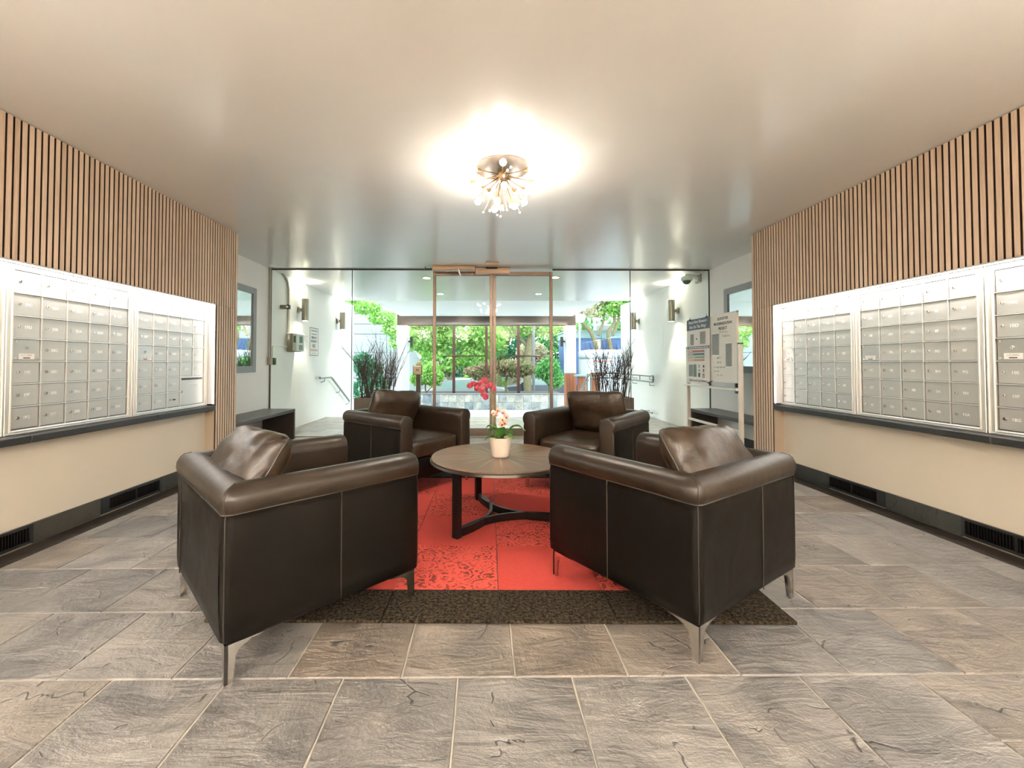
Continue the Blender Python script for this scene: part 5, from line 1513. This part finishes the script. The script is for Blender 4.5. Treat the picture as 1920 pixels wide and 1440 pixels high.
# ------------------------------------------------------------------ plants
def leaves(blobs, n, size, seed, shell=0.55):
    r = np.random.default_rng(seed)
    bl = np.array(blobs, float)                     # x y z rx ry rz
    wts = bl[:, 3] * bl[:, 4] * bl[:, 5]; wts /= wts.sum()
    idx = r.choice(len(bl), n, p=wts)
    d = r.normal(size=(n, 3)); d /= np.linalg.norm(d, axis=1)[:, None]
    rad = shell + (1 - shell) * r.random(n) ** 0.6
    rad *= 0.85 + 0.3 * r.random(n)
    P = bl[idx, :3] + d * rad[:, None] * bl[idx, 3:]
    u = r.normal(size=(n, 3)); u /= np.linalg.norm(u, axis=1)[:, None]
    v = np.cross(u, r.normal(size=(n, 3))); v /= np.linalg.norm(v, axis=1)[:, None]
    s = size * (0.6 + 0.8 * r.random(n))[:, None]
    q = np.stack([P - u * s, P + v * s * 0.5, P + u * s, P - v * s * 0.5], 1).reshape(-1, 3)
    me = bpy.data.meshes.new('foliage'); f = np.arange(n * 4).reshape(n, 4)
    me.from_pydata(q.tolist(), [], f.tolist()); return me


def plant(name, label, cat, loc, blobs, n, size, mat, trunk=None, seed=1, group=None, bark='bark', trunkname='trunk'):
    """blobs and trunks in world coordinates"""
    t = thing(name, label, cat, loc, 0, group)
    me = leaves([(b_[0] - loc[0], b_[1] - loc[1], b_[2] - loc[2], b_[3], b_[4], b_[5]) for b_ in blobs], n, size, seed)
    me.materials.append(M[mat]); o = mk('crown', me, t); o['kind'] = 'stuff'
    if trunk:
        for pts, r0, r1 in trunk:
            P = spline(pts, 6); m = len(P)
            b = B(); b.tube(P, [r0 + (r1 - r0) * k / (m - 1) for k in range(m)], 8); part(trunkname, b, M[bark], t, True, world=True)
            trunkname = 'branch'
    return t


plant('maple_tree', 'low spreading maple with a flat green and pink crown beyond the doors', 'tree', (0.95, 17.15, -0.09),
      [(-0.25, 17.15, 0.78, 0.55, 0.5, 0.22), (0.45, 17.15, 0.95, 0.7, 0.6, 0.24), (1.2, 17.15, 1.0, 0.65, 0.6, 0.26), (1.75, 17.15, 0.85, 0.45, 0.5, 0.24), (0.0, 17.05, 0.6, 0.5, 0.4, 0.2), (1.3, 17.05, 0.72, 0.6, 0.4, 0.2)], 5200, 0.055, 'lf_maple',
      [([(0.95, 17.15, -0.09), (0.93, 17.15, 0.3), (0.98, 17.15, 0.6)], 0.055, 0.04), ([(0.98, 17.15, 0.55), (0.5, 17.15, 0.8), (-0.2, 17.15, 0.85)], 0.035, 0.012), ([(0.98, 17.15, 0.55), (1.3, 17.15, 0.85), (1.8, 17.15, 0.9)], 0.035, 0.012)], 3)
plant('round_shrub', 'rounded yellow green shrub left of the doors behind the access post', 'shrub', (-2.15, 16.4, -0.09),
      [(-2.25, 16.4, 0.62, 0.42, 0.4, 0.36), (-1.85, 16.3, 0.55, 0.36, 0.35, 0.34), (-2.5, 16.4, 0.5, 0.3, 0.3, 0.3), (-1.95, 16.4, 0.9, 0.3, 0.3, 0.25)], 3200, 0.055, 'lf_bright', [([(-2.15, 16.4, -0.09), (-2.2, 16.4, 0.2), (-2.1, 16.4, 0.5)], 0.03, 0.02), ([(-2.15, 16.4, 0.0), (-1.95, 16.4, 0.2), (-1.8, 16.4, 0.5)], 0.02, 0.012)], 5)
plant('round_shrub', 'rounded bright green shrub between the maple and the right column', 'shrub', (2.55, 16.4, -0.09),
      [(2.55, 16.4, 0.85, 0.45, 0.4, 0.40), (2.75, 16.3, 0.5, 0.35, 0.35, 0.35), (2.3, 16.4, 0.75, 0.3, 0.3, 0.3), (2.6, 16.4, 1.15, 0.25, 0.25, 0.2)], 3400, 0.055, 'lf_mid', [([(2.55, 16.4, -0.09), (2.55, 16.4, 0.2), (2.6, 16.4, 0.6)], 0.03, 0.02)], 6)
plant('street_tree', 'large bright green tree filling the view through the left door', 'tree', (-1.6, 19.6, -0.9),
      [(-2.6, 19.8, 2.3, 1.2, 1.0, 0.8), (-1.0, 19.6, 2.6, 1.3, 1.0, 0.9), (0.2, 19.8, 2.3, 1.0, 0.9, 0.7), (-1.9, 19.5, 1.2, 1.0, 0.8, 0.6), (-0.4, 19.6, 1.3, 0.9, 0.8, 0.45), (-2.2, 19.8, 3.2, 1.8, 1.2, 0.6)], 6500, 0.11, 'lf_bright',
      [([(-1.6, 19.6, -0.9), (-1.5, 19.6, 0.3), (-0.9, 19.6, 1.4), (-0.2, 19.6, 2.6)], 0.11, 0.04), ([(-1.5, 19.6, 0.3), (-2.1, 19.6, 1.4), (-2.4, 19.6, 2.6)], 0.07, 0.03), ([(-0.9, 19.6, 1.4), (0.3, 19.6, 2.0), (0.9, 19.6, 2.5)], 0.05, 0.02)], 8)
plant('street_tree', 'tree with a pale mossy trunk behind the right door', 'tree', (2.35, 22.0, -1.0),
      [(1.6, 22.0, 3.0, 1.2, 1.0, 0.5), (3.0, 22.0, 3.1, 1.4, 1.0, 0.6), (2.3, 22.2, 3.5, 2.0, 1.0, 0.5)], 3000, 0.11, 'lf_bright',
      [([(2.35, 22.0, -1.0), (2.3, 22.0, 1.0), (2.45, 22.0, 2.6), (2.5, 22.0, 3.6)], 0.22, 0.15), ([(2.4, 22.0, 1.9), (1.7, 22.0, 2.6), (1.2, 22.0, 3.4)], 0.10, 0.05)], 11)
plant('street_tree', 'slender pale trunked tree leaning behind the maple', 'tree', (1.0, 26.0, -1.0),
      [(1.6, 26.0, 3.4, 1.6, 1.0, 0.8), (0.4, 26.0, 3.2, 1.2, 1.0, 0.7), (0.7, 26.0, 1.7, 0.9, 0.8, 0.5)], 3600, 0.12, 'lf_mid',
      [([(0.9, 26.0, -1.0), (1.1, 26.0, 1.0), (1.6, 26.0, 2.6), (2.1, 26.0, 3.8)], 0.16, 0.07), ([(1.1, 26.0, 0.9), (1.2, 26.0, 2.0), (0.9, 26.0, 3.4)], 0.10, 0.05)], 12)
plant('hedge', 'deep green hedge bank across the far side of the street, left part', 'hedge', (-3.5, 33.0, -1.0),
      [(-9 + 1.8 * k, 33 + 0.7 * (k % 3), 0.8 + 0.5 * (k % 2), 1.6, 1.2, 2.0) for k in range(7)], 6500, 0.19, 'lf_dark', None, 15)
plant('hedge', 'deep green tree bank across the far side of the street, right part', 'hedge', (6.5, 33.0, -1.0),
      [(3 + 1.6 * k, 33 + 0.7 * (k % 3), 1.6 + 0.7 * (k % 2), 1.6, 1.2, 2.4) for k in range(8)], 8000, 0.19, 'lf_dark', None, 16)
plant('flowering_bush', 'pale blossoming bush by the street seen through the right door', 'shrub', (3.2, 27.8, -1.0),
      [(2.5, 27.8, 0.3, 0.7, 0.7, 0.7), (3.5, 27.8, 0.8, 1.0, 0.7, 1.2), (3.2, 27.8, 1.8, 1.0, 0.7, 0.7)], 3600, 0.12, 'lf_pink', None, 17)
plant('low_bush', 'small pale bush beyond the street left of the maple', 'shrub', (0.0, 27.9, -1.0), [(-0.2, 27.9, -0.1, 1.2, 0.6, 0.6), (0.6, 27.9, -0.2, 0.9, 0.6, 0.5)], 2200, 0.11, 'lf_bright', None, 18)
plant('branching_tree', 'tree branch with bright leaves in front of the white building', 'tree', (-6.6, 17.0, -0.6),
      [(-4.6, 17.0, 3.3, 0.55, 0.5, 0.28), (-4.0, 17.0, 2.9, 0.55, 0.5, 0.30), (-3.6, 17.0, 2.45, 0.40, 0.4, 0.30), (-3.45, 17.0, 2.0, 0.28, 0.3, 0.35), (-5.2, 17.0, 3.55, 0.4, 0.4, 0.25)], 2300, 0.065, 'lf_bright',
      [([(-6.6, 17.0, -0.6), (-6.4, 17.0, 2.0), (-5.6, 17.0, 3.6), (-4.6, 17.0, 3.25), (-3.7, 17.0, 2.6)], 0.09, 0.015), ([(-3.9, 17.0, 2.75), (-3.55, 17.0, 2.3), (-3.4, 17.0, 1.6)], 0.02, 0.01)], 21)
plant('round_shrub', 'dark green bush behind the left twigs against the white building', 'shrub', (-3.75, 14.6, -0.6),
      [(-4.1, 14.6, 1.05, 0.35, 0.4, 0.42), (-3.8, 14.6, 0.75, 0.38, 0.4, 0.45), (-3.5, 14.7, 0.25, 0.3, 0.3, 0.4), (-4.1, 14.6, 0.2, 0.4, 0.3, 0.4)], 2600, 0.06, 'lf_dark', [([(-3.9, 14.6, -0.6), (-3.9, 14.6, 0.6)], 0.03, 0.02)], 23)
for i, (x, lean, lab) in enumerate(((6.3, -1.0, 'mossy trunked tree with a bent limb in front of the blue wall'), (7.1, 0.1, 'straight mossy trunked tree behind the white van'), (8.2, 0.25, 'mossy trunked tree at the edge of the right vestibule wall'))):
    y = 23.2
    plant('mossy_tree', lab, 'tree', (x, y, -1.0), [(x + lean, y, 4.3, 1.1, 0.9, 0.6), (x + 0.3, y, 4.9, 1.5, 1.0, 0.7), (x - 0.4, y, 3.9, 0.8, 0.7, 0.35)], 2200, 0.10, 'lf_bright' if i else 'lf_pink',
          [([(x, y, -1.0), (x - 0.05, y, 1.5), (x - 0.25 + lean * 0.1, y, 2.7), (x + lean * 0.8, y, 3.3), (x + lean, y, 4.2)], 0.15, 0.07), ([(x, y, 2.6), (x + 0.3, y, 3.4), (x + 0.4, y, 4.4)], 0.09, 0.05)], 30 + i)
plant('hedge', 'dark conifer bank above the blue wall', 'hedge', (8, 31, -1.0), [(5 + 1.4 * k, 30.5, 1.9 + 0.4 * (k % 3), 1.1, 0.8, 2.9) for k in range(6)], 3800, 0.16, 'lf_mid', None, 41)


def twig_planter(x0, x1, y, lab, seed):
    xc = (x0 + x1) / 2
    t = thing('twig_planter', lab, 'planter', (xc, y, 0.0))
    h = 0.455; wd = x1 - x0; dp = 0.36
    b = B()
    b.rbox(-wd / 2, wd / 2, -dp / 2, -dp / 2 + 0.03, 0, h, 0.004); b.rbox(-wd / 2, wd / 2, dp / 2 - 0.03, dp / 2, 0, h, 0.004)
    b.rbox(-wd / 2, -wd / 2 + 0.03, -dp / 2 + 0.03, dp / 2 - 0.03, 0, h, 0.004); b.rbox(wd / 2 - 0.03, wd / 2, -dp / 2 + 0.03, dp / 2 - 0.03, 0, h, 0.004)
    part('box', b, M['planter'], t)
    b = B(); b.box(-wd / 2 + 0.03, wd / 2 - 0.03, -dp / 2 + 0.03, dp / 2 - 0.03, 0.02, h - 0.04); part('soil', b, M['soil'], t)
    r = random.Random(seed); b = B()

    def twig(p, d_, L_, r0, lvl):
        pts = [p]; n = 6
        for k in range(n):
            d_ = (d_ + Vector((r.uniform(-0.12, 0.12), r.uniform(-0.12, 0.12), 0.03))).normalized(); pts.append(pts[-1] + d_ * (L_ / n))
        b.tube(pts, [r0 * (1 - 0.75 * k / n) for k in range(n + 1)], 4, False)
        if lvl < 2:
            for q in range(r.randint(2, 3)):
                k = r.randint(2, n - 1)
                dd = (d_ + Vector((r.uniform(-0.6, 0.6), r.uniform(-0.5, 0.5), r.uniform(-0.1, 0.3)))).normalized()
                twig(pts[k], dd, L_ * r.uniform(0.35, 0.6), r0 * 0.6, lvl + 1)
    for k in range(60):
        x = r.uniform(-wd / 2 + 0.06, wd / 2 - 0.06); yy = r.uniform(-dp / 2 + 0.06, dp / 2 - 0.06)
        twig(Vector((x, yy, h - 0.05)), Vector((x * 0.45 + r.uniform(-0.12, 0.12), r.uniform(-0.15, 0.15), 1)).normalized(), r.uniform(0.55, 0.95), r.uniform(0.006, 0.010), 0)
    o = part('twigs', b, M['twig'], t, kind='stuff')


twig_planter(-2.41, -1.66, 8.2, 'brown planter box of bare red twigs behind the glass on the left', 4)
twig_planter(2.10, 2.85, 8.2, 'planter of bare red twigs behind the glass on the right', 9)

# ------------------------------------------------------------------ buildings
t = thing('white_building', 'white panelled building beyond the left side of the canopy', 'building', (-8.0, 22.0, -1.0))
b = B(); b.box(-13, -3.9, 21.08, 26, -1.0, 6.0); part('core', b, M['siding'], t, world=True)
zs = [-1.0, 0.35, 1.62, 2.52, 3.02, 3.52, 4.5, 6.0]
for a, c in zip(zs[:-1], zs[1:]):
    for x0, x1 in ((-13, -7.2), (-7.2, -3.88)):
        if a == 1.62:
            for q0, q1 in ((x0, min(x1, -4.72)), (max(x0, -4.28), x1)):
                if q1 - q0 > 0.1: b = B(); b.rbox(q0 + 0.01, q1 - 0.01, 21.0, 21.09, a + 0.012, c - 0.012, 0.006); part('siding_panel', b, M['siding'], t, world=True)
        else:
            b = B(); b.rbox(x0 + 0.01, x1 - 0.01, 21.0, 21.09, a + 0.012, c - 0.012, 0.006); part('siding_panel', b, M['siding'], t, world=True)
b = B(); b.box(-4.72, -4.28, 21.03, 21.085, 1.63, 2.5); wn = part('window', b, M['winglass'], t, world=True)
b = B(); b.prism([(-3.9, 21.0, -1.0), (-3.1, 21.0, -1.0), (-3.1, 21.0, 1.3), (-3.9, 21.0, 2.6)], (0, 3, 0)); part('stair_wall', b, M['concrete'], t, world=True, label='grey sloped side wall')
t = thing('house', 'pale house behind the street trees beyond the left door', 'building', (-0.5, 38, -1.0))
b = B(); b.box(-3.0, 2.2, 37, 42, -1.0, 1.6); part('wall', b, M['siding'], t, world=True)
b = B(); b.prism([(-3.4, 36.6, 1.6), (2.6, 36.6, 1.6), (2.2, 38.5, 2.9), (-3.0, 38.5, 2.9)], (0, 0.3, 0.0)); part('roof', b, M['asphalt'], t, world=True)
for x in (-2.0, -0.2, 1.2):
    b = B(); b.box(x, x + 0.7, 36.96, 37.02, 0.0, 1.0); part('window', b, M['winglass'], t, world=True)
t = thing('garden_fence', 'grey rendered garden wall along the far side of the street', 'wall', (0, 29.0, -1.0))
b = B(); b.box(-6, 4.9, 29.0, 29.2, -1.0, 0.05); part('wall', b, M['conduit'], t, world=True)
b = B(); b.box(-6, 4.9, 28.96, 29.24, 0.05, 0.11); part('coping', b, M['concrete'], t, world=True)
t = thing('blue_building', 'low blue building with a teal parapet behind the white van', 'building', (9, 26, -1.0))
b = B(); b.box(5.0, 16, 25.0, 28, -1.0, 2.55); part('wall', b, M['bluewall'], t, world=True)
b = B(); b.box(4.95, 16.05, 24.92, 28.1, 2.55, 2.92); part('parapet', b, M['teal'], t, world=True)
b = B(); b.box(4.9, 16.1, 24.88, 28.1, 2.92, 3.0); part('coping', b, M['siding'], t, world=True)
b = B(); b.rbox(7.0, 8.0, 26, 27, 3.0, 3.5, 0.1); part('roof_vent', b, M['siding'], t, world=True)
for x in (6.6, 8.6, 10.6): b = B(); b.box(x, x + 0.35, 24.97, 25.0, -1.0, 2.5); part('pilaster', b, M['conduit'], t, world=True)

t = thing('street_lamp', 'white globe street lamp on a slim pole beside the blue wall', 'street lamp', (5.08, 22.3, -1.0))
b = B(); b.cyl((5.08, 22.3, -1.0), (5.08, 22.3, 3.25), 0.06, 12, 0.045); part('pole', b, M['concrete'], t, True, world=True)
b = B(); b.lathe([(0.16, 0), (0.25, 0.08), (0.28, 0.25), (0.2, 0.42), (0.05, 0.46)], (5.08, 22.3, 3.22), 20); part('globe', b, M['milk'], t, True, world=True)
t = thing('street_lamp', 'dark slim street lamp seen through the left door', 'street lamp', (0.0, 24.0, -1.0))
b = B(); b.cyl((-0.03, 24.0, -1.0), (-0.03, 24.0, 2.3), 0.05, 10); part('pole', b, M['gasket'], t, True, world=True)
b = B(); b.lathe([(0.10, 0), (0.16, 0.1), (0.14, 0.35), (0.03, 0.45)], (-0.03, 24.0, 2.3), 14); part('lantern', b, M['milk'], t, True, world=True)

# vehicles
t = thing('delivery_van', 'white delivery van with blue and red marks in front of the blue wall', 'van', (6.9, 20.5, -1.0))
b = B(); b.rbox(4.9, 9.3, 19.6, 21.5, -0.55, 1.35, 0.12, 3); part('body', b, M['carwhite'], t, True, world=True)
b = B(); b.rbox(4.82, 9.3, 19.55, 21.55, 1.30, 1.72, 0.12, 3); part('roof', b, M['carwhite'], t, True, world=True)
for x in (5.7, 8.4):
    b = B(); b.cyl((x, 19.55, -0.65), (x, 19.8, -0.65), 0.34, 20); wh = part('wheel', b, M['tyre'], t, True, world=True)
b = B(); b.box(6.3, 7.0, 19.59, 19.602, 0.92, 1.25); part('blue_mark', b, M['bluewall'], t, world=True)
b = B(); b.prism([(6.35, 19.588, 0.7), (6.75, 19.588, 0.7), (6.9, 19.588, 1.0), (6.5, 19.588, 1.05)], (0, 0.012, 0)); part('white_mark', b, M['carwhite'], t, world=True)
b = B(); b.box(6.3, 6.75, 19.588, 19.602, 0.42, 0.52); part('red_mark', b, M['p_red'], t, world=True)
b = B(); b.box(5.1, 6.0, 19.588, 19.602, 1.15, 1.22); part('red_mark', b, M['p_red'], t, world=True)


def car(label, x, y, mat, dirx=1):
    t = thing('car', label, 'car', (x, y, -0.985), 0, 'cars on the street')
    L_ = 4.3; w2 = 0.86
    prof = [(-2.1, 0.28), (-2.15, 0.62), (-2.0, 0.80), (-1.35, 0.88), (-0.75, 1.32), (0.75, 1.36), (1.55, 0.95), (2.05, 0.88), (2.15, 0.60), (2.1, 0.28)]
    b = B(); b.prism([(dirx * px, -w2, pz) for px, pz in prof], (0, 2 * w2, 0)); part('body', b, M[mat], t, False)
    b = B()
    for yy in (-w2 - 0.004, w2 - 0.004): b.prism([(dirx * px, yy, pz) for px, pz in ((-1.1, 0.92), (-0.68, 1.25), (0.0, 1.28), (0.68, 1.28), (1.3, 0.94))], (0, 0.008, 0))
    part('window', b, M['winglass'], t)
    for wx in (-1.35, 1.35):
        for wy in (-w2, w2 - 0.2):
            b = B(); b.cyl((wx, wy - 0.005, 0.31), (wx, wy + 0.205, 0.31), 0.31, 18); wh = part('wheel', b, M['tyre'], t, True)
            b = B(); b.cyl((wx, wy - 0.009, 0.31), (wx, wy + 0.209, 0.31), 0.18, 14); o = mk('hubcap', b.mesh('hubcap', M['steel'], True), wh)


car('grey car on the street seen through the left door', -0.9, 20.0, 'cargrey')
car('dark car on the street behind the maple', 3.2, 23.3, 'cardark')
car('white car parked beyond the left column', -5.9, 19.9, 'carwhite')
